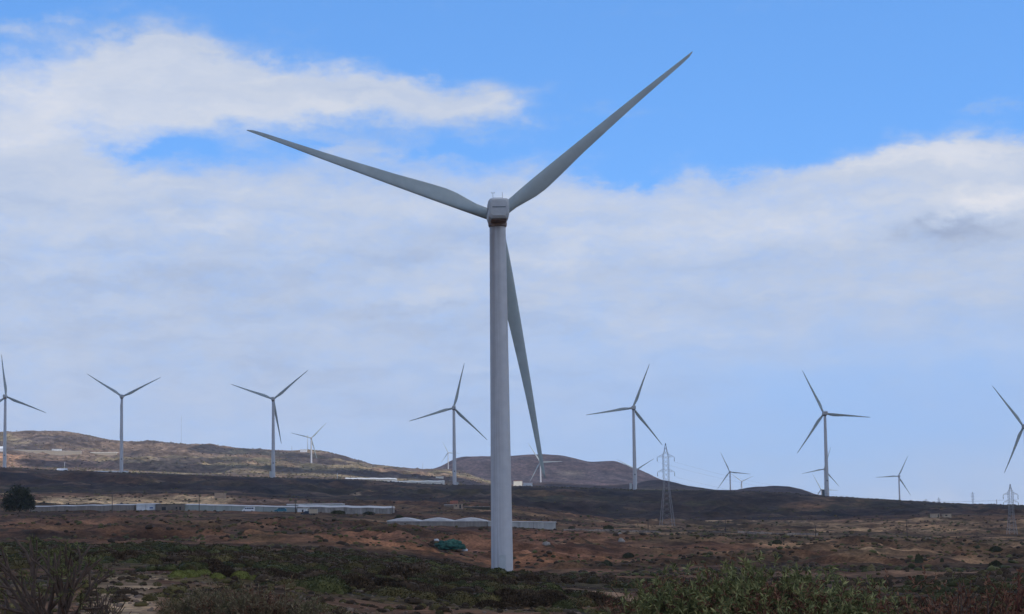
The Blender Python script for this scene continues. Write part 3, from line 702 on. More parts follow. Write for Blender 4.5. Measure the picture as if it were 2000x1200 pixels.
def car(px, base, d, name, label, cat, prof, wins, paint_m, L, wheels, W=1.75):
    b = P(px, base, d); gz = G(b[0], b[1]); gz = max(gz, b[2]-.1)
    root = empty(name, (b[0], b[1], gz), label, cat)
    o = extr(prof, W).build('body', paint_m, root); bv = o.modifiers.new('bevel', 'BEVEL'); bv.width = .05; bv.segments = 2
    for nm, q in wins:
        for s in (-1, 1):
            zt = max(z for x,z in prof)
            vs = [(x, s*(W/2*(1-.14*max(0,(z-.9)/(zt-.9)))+.012), z) for x, z in q]; vs2 = [(x, y-s*.02, z) for x,y,z in vs]; n = len(q)
            fs = [tuple(range(n)), tuple(range(n,2*n))[::-1]]+[(i,(i+1)%n,n+(i+1)%n,n+i) for i in range(n)]
            MB().add(vs+vs2, fs).build(nm, M_GLASS, root)
    for wx in wheels:
        for s in (-1, 1):
            wv = MB().tube([(wx, s*(W/2-.2), .32),(wx, s*(W/2+.02), .32)], .32, 18).build('wheel', M_TYRE, root)
            MB().tube([(wx, s*(W/2+.0), .32),(wx, s*(W/2+.035), .32)], .18, 12).build('rim', M_STEEL, wv)
    for s in (-1,1): MB().box((-L/2-.005, s*.6, .75),(.05,.3,.16)).build('headlight', M_WHITE, root)
    MB().box((-L/2-.05,0,.42),(.14,W*.96,.2)).build('bumper', M_CARD, root)
    return root
van = [(-2.35,.35),(-2.35,.85),(-1.75,1.12),(-1.05,1.88),(-.8,1.95),(2.25,1.95),(2.35,1.8),(2.35,.35)]
car(485, 1000, 790, 'parked_van', 'white van with a row of dark side windows parked before the pale green greenhouse', 'van', van,
    [('window',[(-1.45,1.15),(-.95,1.7),(-.6,1.7),(-.6,1.15)]),('window',[(-.45,1.15),(-.45,1.7),(.25,1.7),(.25,1.15)]),('window',[(.38,1.15),(.38,1.7),(1.1,1.7),(1.1,1.15)]),('window',[(1.23,1.15),(1.23,1.7),(2.1,1.7),(2.1,1.15)])], M_VANW, 4.7, (-1.5,1.5))
estate = [(-2.3,.35),(-2.3,.75),(-1.35,.98),(-.65,1.5),(1.6,1.52),(2.25,1.0),(2.3,.35)]
W3 = [('window',[(-1.1,1.0),(-.6,1.4),(.0,1.4),(.0,1.0)]),('window',[(.1,1.0),(.1,1.4),(1.0,1.4),(1.0,1.0)]),('window',[(1.1,1.0),(1.1,1.4),(1.5,1.4),(1.9,1.0)])]
car(548, 1001.5, 780, 'parked_car', 'teal estate car parked before the pale green greenhouse', 'car', [(x,z*1.12) for x,z in estate], [(n,[(x,z*1.12) for x,z in q]) for n,q in W3], M_TEAL, 4.6, (-1.45,1.4))
car(600, 1006, 745, 'parked_car', 'dark car parked between the low white shed and the beige trailer', 'car', estate, W3, M_CARD, 4.6, (-1.45,1.4))
b = P(612, 1006, 742); gz = max(G(b[0], b[1]), b[2]-.1); q = empty('box_trailer', (b[0], b[1], gz), 'beige box trailer parked right of the dark car', 'trailer')
o = MB().box((0,0,1.35),(3.0,2.0,1.5)).build('body', M_BEIGE, q); bv = o.modifiers.new('bevel','BEVEL'); bv.width = .06
MB().box((0,0,.52),(3.3,1.6,.14)).bar((-1.6,0,.5),(-2.5,0,.45),.08).build('chassis', M_CARD, q)
for s in (-1,1): MB().tube([(.3,s*.85,.34),(.3,s*1.05,.34)], .34, 16).build('wheel', M_TYRE, q)

# ---------------------------------------------------------------- vegetation
def ico(sub):
    import bmesh
    bm = bmesh.new(); bmesh.ops.create_icosphere(bm, subdivisions=sub, radius=1); v = np.array([p.co[:] for p in bm.verts]); f = np.array([[q.index for q in p.verts] for p in bm.faces]); bm.free(); return v, f
ICO1, ICO2, ICO3 = ico(1), ico(2), ico(3)
def leaves_np(cent, dirs, ln, wd, rng):
    """narrow leaf quads (kinked diamonds); cent (n,3), dirs (n,3)"""
    n = len(cent); a = rng.normal(size=(n,3)); s = np.cross(dirs, a); s /= np.linalg.norm(s, axis=1)[:,None]+1e-9
    ln = ln*rng.uniform(.7,1.3,n)[:,None]; wd = wd*rng.uniform(.7,1.3,n)[:,None]
    mid = cent + dirs*ln*.5 + np.cross(s, dirs)*wd*.2; tip = cent + dirs*ln - np.array([0,0,1])*ln*.08
    v = np.stack([cent, mid+s*wd*.5, tip, mid-s*wd*.5], 1).reshape(-1,3)
    f = np.arange(4*n).reshape(n,4); return v, f
def mound_mesh(name, m, nl=700, seed=0, leaf=.075, up=.5):
    rng = np.random.default_rng(seed); v, f = ICO3; v = v.copy()
    n = fbm(v[:,0]*3+seed, v[:,1]*3+v[:,2]*2, 1.6, 3); v = v*(1+.22*n)[:,None]
    v[:,2] = np.where(v[:,2] > 0, v[:,2]*.62, v[:,2]*.25)
    v[:,:2] *= .93
    # core as quads-of-triangles, leaves as triangles pairs
    d = rng.normal(size=(nl,3)); d[:,2] = np.abs(d[:,2]); d /= np.linalg.norm(d, axis=1)[:,None]
    nn = fbm(d[:,0]*3+seed, d[:,1]*3+d[:,2]*2, 1.6, 3)
    c = d*(1+.22*nn)[:,None]; c[:,2] *= .62; c *= rng.uniform(.88,1.0,nl)[:,None]
    dr = d + rng.normal(size=(nl,3))*.5; dr[:,2] += up; dr /= np.linalg.norm(dr, axis=1)[:,None]
    lv, lf = leaves_np(c, dr, leaf*1.6, leaf*.8, rng); k = len(v)
    tri = np.concatenate([f, lf[:,[0,1,2]]+k, lf[:,[0,2,3]]+k])
    return np_mesh(name, np.vstack([v*.93 if False else v, lv]), tri, m)
M_MG = leaf_mat('dark_green_shrub_leaves', (.030,.031,.011), (.066,.066,.021), (.115,.112,.036), .3, 2)
M_MO = leaf_mat('olive_shrub_leaves', (.042,.034,.012), (.092,.072,.024), (.14,.108,.04), .3, 2)
M_MB = leaf_mat('brown_dry_shrub', (.038,.024,.013), (.072,.046,.025), (.11,.072,.04), .3, 2)
M_MY = leaf_mat('yellow_green_shrub_leaves', (.075,.08,.018), (.155,.16,.036), (.23,.23,.06), .1, 2)
M_DG = leaf_mat('very_dark_tree_leaves', (.014,.017,.008), (.034,.042,.018), (.055,.062,.028), .15, 1)
MV = {'g':[mound_mesh('mound_shrub', M_MG, 900, s) for s in (1,2,3)], 'o':[mound_mesh('mound_shrub', M_MO, 900, s) for s in (4,5,6)], 'b':[mound_mesh('mound_shrub', M_MB, 900, s, .13) for s in (7,8)], 'y':[mound_mesh('mound_shrub', M_MY, 1100, s) for s in (9,10)]}
SPEC = [(350,1122,95,42),(372,1119,100,34),(397,1116,105,30),(425,1122,98,28),(470,1121,100,34),(495,1127,92,24)]
LBL = {'g':('dark green rounded shrub, one of the low mounds covering the near slope', 'dark green mounds on the near slope'),
       'o':('olive green rounded shrub, one of the low mounds covering the near slope', 'olive mounds on the near slope'),
       'b':('brown dry rounded shrub, one of the low mounds covering the near slope', 'brown mounds on the near slope')}
YL = ['leftmost of the bright yellow green shrubs beyond the sandy clearing','second bright yellow green shrub from the left beyond the sandy clearing','third bright yellow green shrub from the left beyond the sandy clearing','small yellow green shrub, fourth from the left of the bright ones','fifth yellow green shrub from the left, right part of the bright clump','rightmost of the bright yellow green shrubs, smallest of the clump']
def place_mesh(name, me, x, y, s, rz, sq=1.0, sink=.12, parent=None):
    o = bpy.data.objects.new(name, me); link(o, parent); o.location = (x, y, G(x, y)-sink*s); o.rotation_euler = (0,0,rz); o.scale = (s, s*random.uniform(.8,1.15), s*sq); return o
taken = []
YZ = []
for (px, py, d, w), lab in zip(SPEC, YL):
    d = seen(px, py+8, 110, .45, 1.8); w *= 1.1; YZ.append((px, d, w)); p = P(px, py, d); s = w/2*d/4000; o = place_mesh('mound_shrub', random.choice(MV['y']), p[0], d, s, random.random()*6, 1.25); tag(o, lab, 'shrub', 'bright yellow green shrubs'); taken.append((p[0], d, s))
# candidates over the scrub field
cand = []; tries = 0
def dens(px, r, x, y):
    n = float(fbm(np.array([x]), np.array([y]), 14, 3)[0])
    sand = ((px-250-(r-40))/100)**2
    if r < 118 and px < 520 and sand < 1.15: return 0
    if px < 230 and r < 105: return 0
    if any(abs(px-q[0]) < q[2]*.5+16 and .62*q[1] < r < q[1] for q in YZ): return 0
    w = 1.0
    if r > 320: w = .12
    if px > 1080: w *= .45
    if px > 1350: w *= .5
    if abs(r-(190-(px-1000)*.25)) < 14 and 1090 < px < 1400: return 0
    if px > 1680 and abs(r-345) < 15: return 0
    return w*(.55+1.6*n)
while len(cand) < 2600 and tries < 60000:
    tries += 1
    px = random.uniform(-40, 2040); r = math.sqrt(random.uniform((70 if px < 1150 else 50)**2, 335**2)); th = math.atan((px-1000)/3980)
    x, y = r*math.sin(th), r*math.cos(th)
    if random.random() > dens(px, r, x, y): continue
    s = random.choice([.45,.6,.75,.9,1.1])*random.uniform(.8,1.2)
    if px > 1150: s *= .7
    if r < 130: s *= .75
    if any((x-a)**2+(y-b)**2 < (.62*(s+c))**2 for a,b,c in taken): continue
    taken.append((x, y, s)); cand.append((x, y, s, px))
cand.sort(key=lambda c: -c[2]/c[1])
def kind_at(x, y):
    n = float(fbm(np.array([x+40]), np.array([y]), 25, 3)[0]) + random.gauss(0,.22)
    return 'g' if n > .12 else 'o' if n > -.12 else 'b'
def mini_base():
    rng = np.random.default_rng(77); v, f = ICO2; v = v*(1+rng.uniform(-.2,.2,(len(v),1))); v[:,2] = np.where(v[:,2]<0, v[:,2]*.4, v[:,2])
    nl = 110; d = rng.normal(size=(nl,3)); d[:,2] = np.abs(d[:,2]); d /= np.linalg.norm(d,axis=1)[:,None]
    dr = d+rng.normal(size=(nl,3))*.4; dr[:,2] += .5; dr /= np.linalg.norm(dr,axis=1)[:,None]
    lv, lf = leaves_np(d*.95, dr, .30, .16, rng); k = len(v)
    return np.vstack([v, lv]), np.concatenate([f, lf[:,[0,1,2]]+k, lf[:,[0,2,3]]+k])
MINI = mini_base()
small = []
cnt = {'g':0,'o':0,'b':0}
for i, (x, y, s, px) in enumerate(cand):
    k = kind_at(x, y)
    if sum(cnt.values()) < 285:
        o = place_mesh('mound_shrub', random.choice(MV[k]), x, y, s, random.random()*6, random.uniform(.8,1.15)); tag(o, LBL[k][0], 'shrub', LBL[k][1]); cnt[k] += 1
    else: small.append((x, y, s, k))
def merged(name, items, m, base, kindlabel, squash=.62, spiky=None, label=None):
    bv, bf = base; n = len(items)
    if n == 0: return
    X = np.array([i[0] for i in items]); Y = np.array([i[1] for i in items]); Z = ground(X, Y); rng = np.random.default_rng(n)
    S = np.array([i[2] for i in items])[:,None]; A = rng.uniform(0, 6.28, (n,1)); ca, sa = np.cos(A), np.sin(A)
    v = bv[None]*(1+(rng.uniform(-.25,.25,(n,len(bv),1)) if len(bv) < 100 else 0))
    vx = v[:,:,0]*S*rng.uniform(.75,1.3,(n,1)); vy = v[:,:,1]*S*rng.uniform(.75,1.3,(n,1)); vz = v[:,:,2]*S*squash*rng.uniform(.7,1.3,(n,1))
    V = np.stack([vx*ca-vy*sa+X[:,None], vx*sa+vy*ca+Y[:,None], vz+Z[:,None]+.12*S], -1).reshape(-1,3)
    Fc = (bf[None]+(np.arange(n)*len(bv))[:,None,None]).reshape(-1,3)
    me = np_mesh(name, V, Fc, m)
    o = bpy.data.objects.new(name, me); link(o); tag(o, label or kindlabel, 'scrub', kind='stuff')
for k, m, nm in (('g', M_MG, 'green'), ('o', M_MO, 'olive'), ('b', M_MB, 'brown')):
    merged(nm+'_scrub', [q for q in small if q[3] == k], m, MINI, nm+' low scrub farther up the near slope')
# sparse scrub across the middle distance and on the ridges
far = {'g':[], 'o':[], 'b':[]}
for i in range(26000):
    px = random.uniform(-60, 2060); r = random.choice([random.uniform(330,700), random.uniform(330,1300), random.uniform(330,2100)]); th = math.atan((px-1000)/3980)
    x, y = r*math.sin(th), r*math.cos(th)
    n = float(vnoise(np.array([x/30+500]), np.array([y/30+500]))[0])
    if n < -.12 + random.random()*.3: continue
    s = random.uniform(.22,.75)*(1 if r < 1000 else 1.3)*(1.4 if random.random() < .08 else 1)
    k = 'b' if random.random() < .5 else ('g' if random.random() < .5 else 'o')
    far[k].append((x, y, s))
for i in range(1400):
    px = random.uniform(-60, 2060); r = random.uniform(1960, 2060); th = math.atan((px-1000)/3980)
    far['b' if random.random()<.6 else 'g'].append((r*math.sin(th), r*math.cos(th), random.uniform(.5,1.3)))
for i in range(9000):
    px = random.uniform(-60, 980); r = random.uniform(2500, 4500); th = math.atan((px-1000)/3980)
    far['g' if random.random()<.6 else 'b'].append((r*math.sin(th), r*math.cos(th), random.uniform(.5,1.5)))
for k, m, nm in (('g', M_MG, 'green'), ('o', M_MO, 'olive'), ('b', M_MB, 'brown')):
    merged('distant_'+nm+'_scrub', far[k], m, ICO1, 'tiny scattered '+nm+' scrub over the plain and hills')

lit = {'s':[], 'b':[], 'o':[]}
for i in range(9000):
    px = random.uniform(-60, 2060); r = math.sqrt(random.uniform(18**2, 190**2)) if i % 3 else random.uniform(18,110); th = math.atan((px-1000)/3980)
    k = random.choice('ssbo'); lit[k].append((r*math.sin(th), r*math.cos(th), random.uniform(.02,.09)*(1.6 if random.random()<.1 else 1)*(1 if k == 's' else 1.9)))
M_ST = mat('ground_stones', (.17,.12,.085), .95, .4, .8)
merged('gravel', lit['s'], M_ST, ICO1, 'loose stones scattered over the near soil and sand'); merged('dry_tufts', lit['b'], M_MB, MINI, 'tiny dry tufts on the near soil'); merged('low_tufts', lit['o'], M_MO, MINI, 'tiny olive tufts on the near soil')
# dark round bushes on the tan ground at right and elsewhere
BUSH = [(1518,1062,22,640,'dark green round bush on tan ground, upper one of the pair above the leafy bush'),(1521,1090,22,480,'dark green round bush on tan ground, lower one of the pair above the leafy bush'),
 (1575,1115,17,330,'small dark bush at the right shoulder of the foreground leafy bush'),(1345,1029,10,800,'small dark bush on the tan ground right of the tall pylon foot'),
 (1390,1046,12,720,'dark bush left of the fallen grey beam'),(1188,1034,22,760,'dark green bush on the field right of the pale greenhouse'),(1117,1034,16,770,'dark bush on the field nearest the pale greenhouse end'),
 (1795,1100,18,430,'dark bush left of the narrow column bush on the right slope'),(1945,1108,34,420,'broad dark bush in the gully at far right'),(1840,1098,8,440,'narrow dark column shaped bush on the right slope'),
 (1945,1075,24,520,'dark bush on the tan slope above the broad gully bush'),(245,994,12,795,'dark round bush before the white shed end of the greenhouse'),(440,994,15,790,'low dark bush left of the white van'),
 (780,1015,24,720,'dark bush behind the left end of the three hump greenhouse'),(660,1003,30,770,'low dark hedge bush before the patchy pale greenhouse'),(720,1005,28,765,'second low dark hedge bush before the patchy pale greenhouse'),(1185,1105,28,430,'dark bush in the gully right of the huge tower'),(1228,1088,24,470,'dark bush higher in the gully right of the huge tower'),(1690,1112,28,330,'low dark green bush right of the foreground leafy bush')]
M_BU = leaf_mat('dark_bush_leaves', (.028,.032,.015), (.062,.066,.028), (.09,.09,.04), .15, 1.5)
BMs = [mound_mesh('bush', M_BU, 800, s, .14, .2) for s in (21,22,23)]
for px, py, w, d, lab in BUSH:
    d = seen(px, py, d, .85, 1.3); w *= .82
    p = P(px, py, d); s = w/2*d/4000; tall = 3.2 if 'column' in lab else .75 if 'low' in lab else 1.2
    o = place_mesh('bush', random.choice(BMs), p[0], d, s, random.random()*6, tall, .1); tag(o, lab, 'bush')

# the dark round tree at left
def crown_np(rng, c, R, n, leaf):
    d = rng.normal(size=(n,3)); d /= np.linalg.norm(d,axis=1)[:,None]
    k = fbm(d[:,0]*2.2+5, d[:,1]*2.2+d[:,2]*3, 1.0, 3)
    rr = rng.uniform(.3,1,n)**.6*(1+.55*k)
    p = d*rr[:,None]*np.array(R)+np.array(c)
    dr = d*.6+rng.normal(size=(n,3))*.7; dr /= np.linalg.norm(dr,axis=1)[:,None]
    return leaves_np(p, dr, leaf, leaf*.6, rng)
def dark_tree():
    b = P(38, 1002, 800); gz = G(b[0], b[1])-.1; root = empty('tree', (b[0], b[1], gz), 'large dark round tree standing alone at the left edge', 'tree')
    m = MB(); m.tube([(0,0,0),(.2,0,1.2),(0,.1,2.6),(.1,0,5)], [.42,.34,.26,.12], 8)
    for i in range(9):
        a = i*2.4; m.tube([(0,0,1.4+.2*i),(math.cos(a)*1.4,math.sin(a)*1.4,2.8+.3*i),(math.cos(a)*3.2,math.sin(a)*2.8,4+.5*i)], [.18,.10,.03], 5)
    m.build('trunk', M_POLE, root, True)
    rng = np.random.default_rng(5); V = []; Fs = []; k = 0
    H = P(38, 950, 800)[2]-gz
    for c, R, n in (((.2,0,H*.58),(5.2,4.6,H*.40),2600),((-4.2,0,3.0),(2.3,2.2,2.3),500),((3.9,0,3.6),(2.4,2.2,2.6),600),((0,-1,H*.38),(4.6,3.5,H*.34),1300)):
        v, f = crown_np(rng, c, R, n, .75); V.append(v); Fs.append(f+k); k += len(v)
    me = np_mesh('crown', np.vstack(V), np.vstack(Fs), M_DG); add('crown', me, root)
dark_tree()

# foreground plants: forking stems ending in leaf rosettes
M_BARK = mat('pale_grey_bark', (.115,.078,.056), .9, .4, 9, rnd=.1, bump=.4)
M_BARKD = mat('dark_bark', (.045,.034,.028), .9, .4, 9, bump=.4)
M_REDTW = mat('red_brown_twigs', (.12,.040,.026), .9, .45, 8, bump=.3)
M_LG = leaf_mat('narrow_green_leaves', (.065,.068,.024), (.175,.178,.062), (.40,.36,.14), .12, 5)
M_LO = leaf_mat('sparse_olive_leaves', (.055,.052,.020), (.115,.108,.042), (.18,.17,.075), .12, 5)
M_LR = leaf_mat('red_brown_dry_leaves', (.07,.028,.016), (.17,.068,.038), (.30,.16,.085), .12, 5)
M_LS = leaf_mat('straw_brown_stalks', (.10,.072,.038), (.21,.155,.08), (.40,.32,.18), .12, 5)
def fork_plant(name, label, cat, base, spread, height, nstem, forks, r0, bark, leafsets, seed, lean=.0, jitter=.28, tube_n=5, flat=1.0, droop=0.0, group=None, stem_h=.35, ros=(9,.055,.012), outer=0.0, fillin=0):
    rng = np.random.default_rng(seed); root = empty(name, base, label, cat, group); mb = MB(); tips = []
    segl = height/(forks+1)
    def grow(p, d, r, lv):
        L = segl*rng.uniform(.75,1.25); q = p + d*L*.5 + rng.normal(size=3)*L*.05; e = q + (d+rng.normal(size=3)*.12)*L*.5
        r2 = r*.72
        mb.tube([p, q, e], [r, r*.88, r2], tube_n if lv < 2 else max(3, tube_n-1), cap=False)
        if lv >= forks: tips.append((e, (e-q)/np.linalg.norm(e-q))); return
        nb = 2 if rng.random() < .7 else 3
        for i in range(nb):
            dd = d + rng.normal(size=3)*jitter*1.3; dd[2] += .12 - droop*lv; dd /= np.linalg.norm(dd); grow(e, dd, r2, lv+1)
    for i in range(nstem):
        a = rng.uniform(0, 6.283); k = rng.uniform(.1,1)**.6*spread/height
        d = np.array([math.cos(a)*k+lean, math.sin(a)*k*flat, 1.0]); d /= np.linalg.norm(d)
        grow(np.array([rng.normal()*spread*.06, rng.normal()*spread*.06, -.15]), d, r0*rng.uniform(.6,1), 0)
    mb.build('branches', bark, root, True)
    T = np.array([t[0] for t in tips]); D = np.array([t[1] for t in tips])
    if fillin:                    # more shoots between the tips
        idx = rng.integers(0, len(T), fillin); T2 = T[idx] + rng.normal(size=(fillin,3))*np.array([.16,.16,.10])*height/1.2; T = np.vstack([T, T2]); D = np.vstack([D, D[idx]])
    for (lname, lmat, frac, n, ln, wd, back) in leafsets:
        # patches: choose tips by a smooth noise so that colours clump
        nz = fbm(T[:,0]*4+seed, T[:,2]*4+T[:,1]*4, 1.0, 2)+rng.normal(size=len(T))*.12
        order = np.argsort(nz if lname != 'dry_leaves' else -nz); sel = order[:int(len(T)*frac)]
        c = np.repeat(T[sel], n, 0); d = np.repeat(D[sel], n, 0); c = c - d*rng.uniform(0, back, (len(c),1))
        dr = d*rng.uniform(.2,1.0,(len(c),1)) + rng.normal(size=c.shape)*.55; dr[:,2] += .15; dr /= np.linalg.norm(dr,axis=1)[:,None]
        v, f = leaves_np(c, dr, ln, wd, rng); add(lname, np_mesh(lname, v, f, lmat), root)
    return root
def at(px, d): 
    p = P(px, 1200, d); return (p[0], d, G(p[0], d))
M_LT = leaf_mat('yellow_green_tuft_leaves', (.06,.062,.02), (.15,.15,.05), (.26,.25,.10), .1, 5)
M_LSB = mat('straw_twig', (.13,.10,.05), .9, .3, 8)
# left: bare forking spurge shrub
fork_plant('spurge_tree', 'bare forking grey shrub with sparse leaf tufts at the lower left corner', 'shrub', at(108,28), 1.15, 1.50, 9, 3, .062, M_BARK, [('foliage', M_LT, .85, 22, .085, .012, .09)], 5, jitter=.33, tube_n=8)
fork_plant('spurge_tree', 'small bare forking shrub on the sand right of the big bare one', 'shrub', at(196,29), .40, .75, 6, 3, .022, M_BARK, [('foliage', M_LT, .5, 6, .035, .008, .03)], 8, jitter=.33, lean=.15)
fork_plant('leafy_bush', 'low green bush in the extreme lower left corner', 'bush', at(8,24), .40, .55, 16, 3, .012, M_BARKD, [('foliage', M_LG, 1, 14, .045, .010, .10)], 9, fillin=150)
# straw coloured scrub along the bottom
for i, (px, d, sp, h, lab) in enumerate([(400,24,.80,.98,'straw brown twiggy scrub at the bottom beside the sandy clearing'),(520,23,.80,1.20,'straw brown twiggy scrub at the bottom, tallest of the dry row'),(650,24,.75,.95,'low straw brown scrub at the bottom left of centre'),(800,23,.80,.96,'very low dry scrub at the bottom left of the huge tower'),(960,23,.80,.95,'very low dry scrub at the bottom under the huge tower'),(1110,22,.8,.98,'low dry scrub at the bottom left of the red twigs')]):
    fork_plant('dry_bush', lab, 'bush', at(px,d), sp, h, 34, 4, .009, M_BARKD, [('stalks', M_LS, .9, 9, .065, .008, .10), ('dry_leaves', M_LR, .35, 8, .040, .010, .10), ('foliage', M_LO, .35, 8, .045, .009, .08)], 30+i, jitter=.34, tube_n=4, group='dry scrub along the bottom', fillin=500)
# right: leafy green spurge bushes
for i, (px, d, sp, h, lab) in enumerate([(1385,18,.55,1.66,'leafy green bush in the right foreground, left half with red shoots'),(1500,17.5,.62,1.66,'leafy green bush in the right foreground, middle of the mass'),(1620,18.5,.55,1.52,'leafy green bush in the right foreground, lower right shoulder')]):
    fork_plant('leafy_bush', lab, 'bush', at(px,d), sp, h*.85, 34, 4, .013, M_BARKD, [('foliage', M_LG, .74, 13, .062, .014, .06), ('dry_leaves', M_LR, .40, 11, .055, .011, .14)], 50+i, jitter=.30, tube_n=4, group='leafy bushes in the right foreground', fillin=1500)
fork_plant('twiggy_bush', 'red brown twiggy bush left of the leafy green bush', 'bush', at(1290,18.5), .42, 1.30, 26, 4, .011, M_REDTW, [('dry_leaves', M_LR, .5, 6, .045, .007, .08), ('foliage', M_LO, .4, 9, .050, .007, .10)], 61, jitter=.24, tube_n=4, fillin=350)
fork_plant('twiggy_sapling', 'thin bare sapling rising above the leafy green bush', 'sapling', at(1440,19.5), .14, 1.72, 2, 4, .010, M_LSB, [('foliage', M_LO, .7, 5, .04, .007, .04)], 66, jitter=.22)
fork_plant('red_bush', 'coarse red brown branched bush in the lower right corner', 'bush', at(1880,15), .42, 1.20, 16, 3, .024, M_BARK, [('dry_leaves', M_LR, .9, 16, .045, .012, .16)], 71, jitter=.24, group='red bushes at the lower right', fillin=200)
fork_plant('red_bush', 'coarse red brown bush at the right edge, right of the branched one', 'bush', at(1985,15.5), .34, 1.30, 20, 4, .018, M_REDTW, [('dry_leaves', M_LR, .8, 16, .045, .012, .16), ('foliage', M_LO, .3, 10, .05, .008, .06)], 72, jitter=.26, group='red bushes at the lower right', fillin=200)
fork_plant('dry_bush', 'dark olive scrub between the leafy green bush and the red branches', 'bush', at(1770,21), .50, 1.15, 30, 4, .009, M_BARKD, [('foliage', M_LO, .9, 9, .05, .007, .10)], 73, jitter=.3, fillin=500)

# ---------------------------------------------------------------- debris, rocks, fallen beam
M_GNET = mat('green_netting_heap', (.035,.11,.08), .9, .8, 1.6); M_ROCK = mat('pale_rock', (.30,.27,.23), .9, .3, 1.5)
def lump(name, px, py, w, h, d, m, label, cat, seed, sub=None):
    sub = sub or ico(4)
    d = seen(px, py+h*.4, d, .85, 1.3)
    p = P(px, py, d); u = d/4000; v, f = sub; v = v.copy(); n = fbm(v[:,0]*2+seed, v[:,1]*2+v[:,2]*2.5, .9, 4)
    n = n + .9*fbm(v[:,0]*9+seed, v[:,1]*9+v[:,2]*8, 1.1, 3, True)
    v = v*(1+.5*n)[:,None]*np.array([w/2*u, w/3*u, h*u*(.8 if 'net' in name else .5)]); v[:,2] = np.maximum(v[:,2], -h*u*.3)
    o = bpy.data.objects.new(name, np_mesh(name, v, f, m)); link(o); o.location = (p[0], d, G(p[0], d)+.1*h*u); tag(o, label, cat); return o
lump('netting_heap', 880, 1066, 48, 13, 470, M_GNET, 'crumpled heap of green netting on brown soil left of the huge tower', 'netting heap', 3)
lump('netting_heap', 908, 1074, 10, 5, 462, M_WHITE, 'small white plastic scrap hanging at the right end of the green netting', 'plastic scrap', 5, ICO2).name = 'plastic_scrap'
lump('netting_heap', 853, 1056, 8, 4, 485, M_WHITE, 'small white plastic scrap at the left end of the green netting', 'plastic scrap', 15, ICO2).name = 'plastic_scrap'
for i, (px, py, w, h, d, lab) in enumerate([(1214,1055,11,9,560,'white rock in the dark gully, lower of two'),(1211,1041,7,4,640,'white rock in the dark gully, upper of two'),(1068,1061,14,9,520,'pale broken rock right of the huge tower'),(1796,1143,5,4,300,'small white stone on the red soil at right')]):
    lump('rock', px, py, w, h, d, M_ROCK, lab, 'rock', 20+i, ICO2)
a = P(1392,1034,735); b = P(1425,1048,720); a[2] = G(a[0],a[1])+.6; b[2] = G(b[0],b[1])+.25
o = MB().bar(a, b, .28).build('fallen_beam', M_GREYW); tag(o, 'long grey beam lying slanted on the tan ground', 'beam')
# stone terrace walls
def stone_wall(x0, x1, d0, d1, h, label):
    m = MB(); n = 26; pts = []
    for i in range(n+1):
        t = i/n; px = x0+(x1-x0)*t; d = d0+(d1-d0)*t + 3*math.sin(i*.7); p = P(px, 1000, d); pts.append((p[0], d, G(p[0], d)))
    vs = []; fs = []
    for i,(x,y,z) in enumerate(pts):
        hh = h*random.uniform(.8,1.15)
        vs += [(x,y-.35,z-.6),(x,y-.25,z+hh),(x,y+.25,z+hh),(x,y+.35,z-.6)]
    for i in range(n):
        for k in range(3): fs.append((i*4+k, (i+1)*4+k, (i+1)*4+k+1, i*4+k+1))
    fs += [(0,1,2,3), (4*n+3,4*n+2,4*n+1,4*n)]
    o = m.add(vs, fs).build('stone_wall', M_ROCKW); tag(o, label, 'wall')
M_ROCKW = mat('dry_stone_wall', (.26,.21,.17), .95, .4, 1.2)
stone_wall(1100, 1290, 690, 700, .7, 'low stone terrace wall right of the pale greenhouse')
stone_wall(1440, 1596, 735, 742, .8, 'low stone terrace wall on the tan ground right of the fallen beam')
stone_wall(1742, 1860, 660, 668, .7, 'low stone terrace wall at right below the cream huts')

# ---------------------------------------------------------------- unseen clouds placed high out of view to shade plain and hills
SUN_EL = rad(50); SUN_AZ = rad(128)       # clockwise from the viewing direction (+Y)
sv = np.array([math.sin(SUN_AZ)*math.cos(SUN_EL), math.cos(SUN_AZ)*math.cos(SUN_EL), math.sin(SUN_EL)])
M_CL, t, b = new_mat('cloud_vapour'); b.inputs['Base Color'].default_value = (.93,.91,.88,1); b.inputs['Roughness'].default_value = 1
tr = t.n.new('ShaderNodeBsdfTranslucent'); tr.inputs[0].default_value = (.95,.92,.87,1); mx = t.n.new('ShaderNodeMixShader'); mx.inputs[0].default_value = .5
t.l.new(b.outputs[0], mx.inputs[1]); t.l.new(tr.outputs[0], mx.inputs[2]); t.l.new(mx.outputs[0], t.n['Material Output'].inputs['Surface'])
def cloud(cx, cy, alt, rx, ry, rz_, seed, label):
    """shade falls round (cx,cy); the cloud hangs towards the sun from there"""
    off = sv*(alt/sv[2]); v, f = ico(5); n = fbm(v[:,0]*3+seed, v[:,1]*3+v[:,2], 1.1, 5)
    v = v*(1+.30*n)[:,None]*np.array([rx, ry, rz_]); v[:,2] = np.where(v[:,2] < 0, v[:,2]*.35, v[:,2])
    o = bpy.data.objects.new('cloud', np_mesh('cloud', v, f, M_CL, True)); link(o); o.location = (cx+off[0], cy+off[1], alt); tag(o, label, 'cloud', kind='structure')
cloud(100, 900, 1300, 1500, 1560, 220, 2, 'broad cloud shading the plain')
cloud(-590, 2930, 1300, 150, 120, 50, 12, 'small cloud shading the left hill foot')
cloud(-260, 2950, 1300, 170, 130, 50, 14, 'small cloud shading the hill foot nearer the middle')
cloud(-560, 3900, 1300, 130, 200, 50, 17, 'small cloud shading the hill top')
cloud(330, 2700, 1300, 380, 300, 70, 21, 'small unseen cloud added to shade the foot of the table mountain')  # added out of view to close a sunny gap before the mountain
cloud(60, 5050, 1500, 620, 420, 150, 9, 'smaller cloud shading the table mountain')
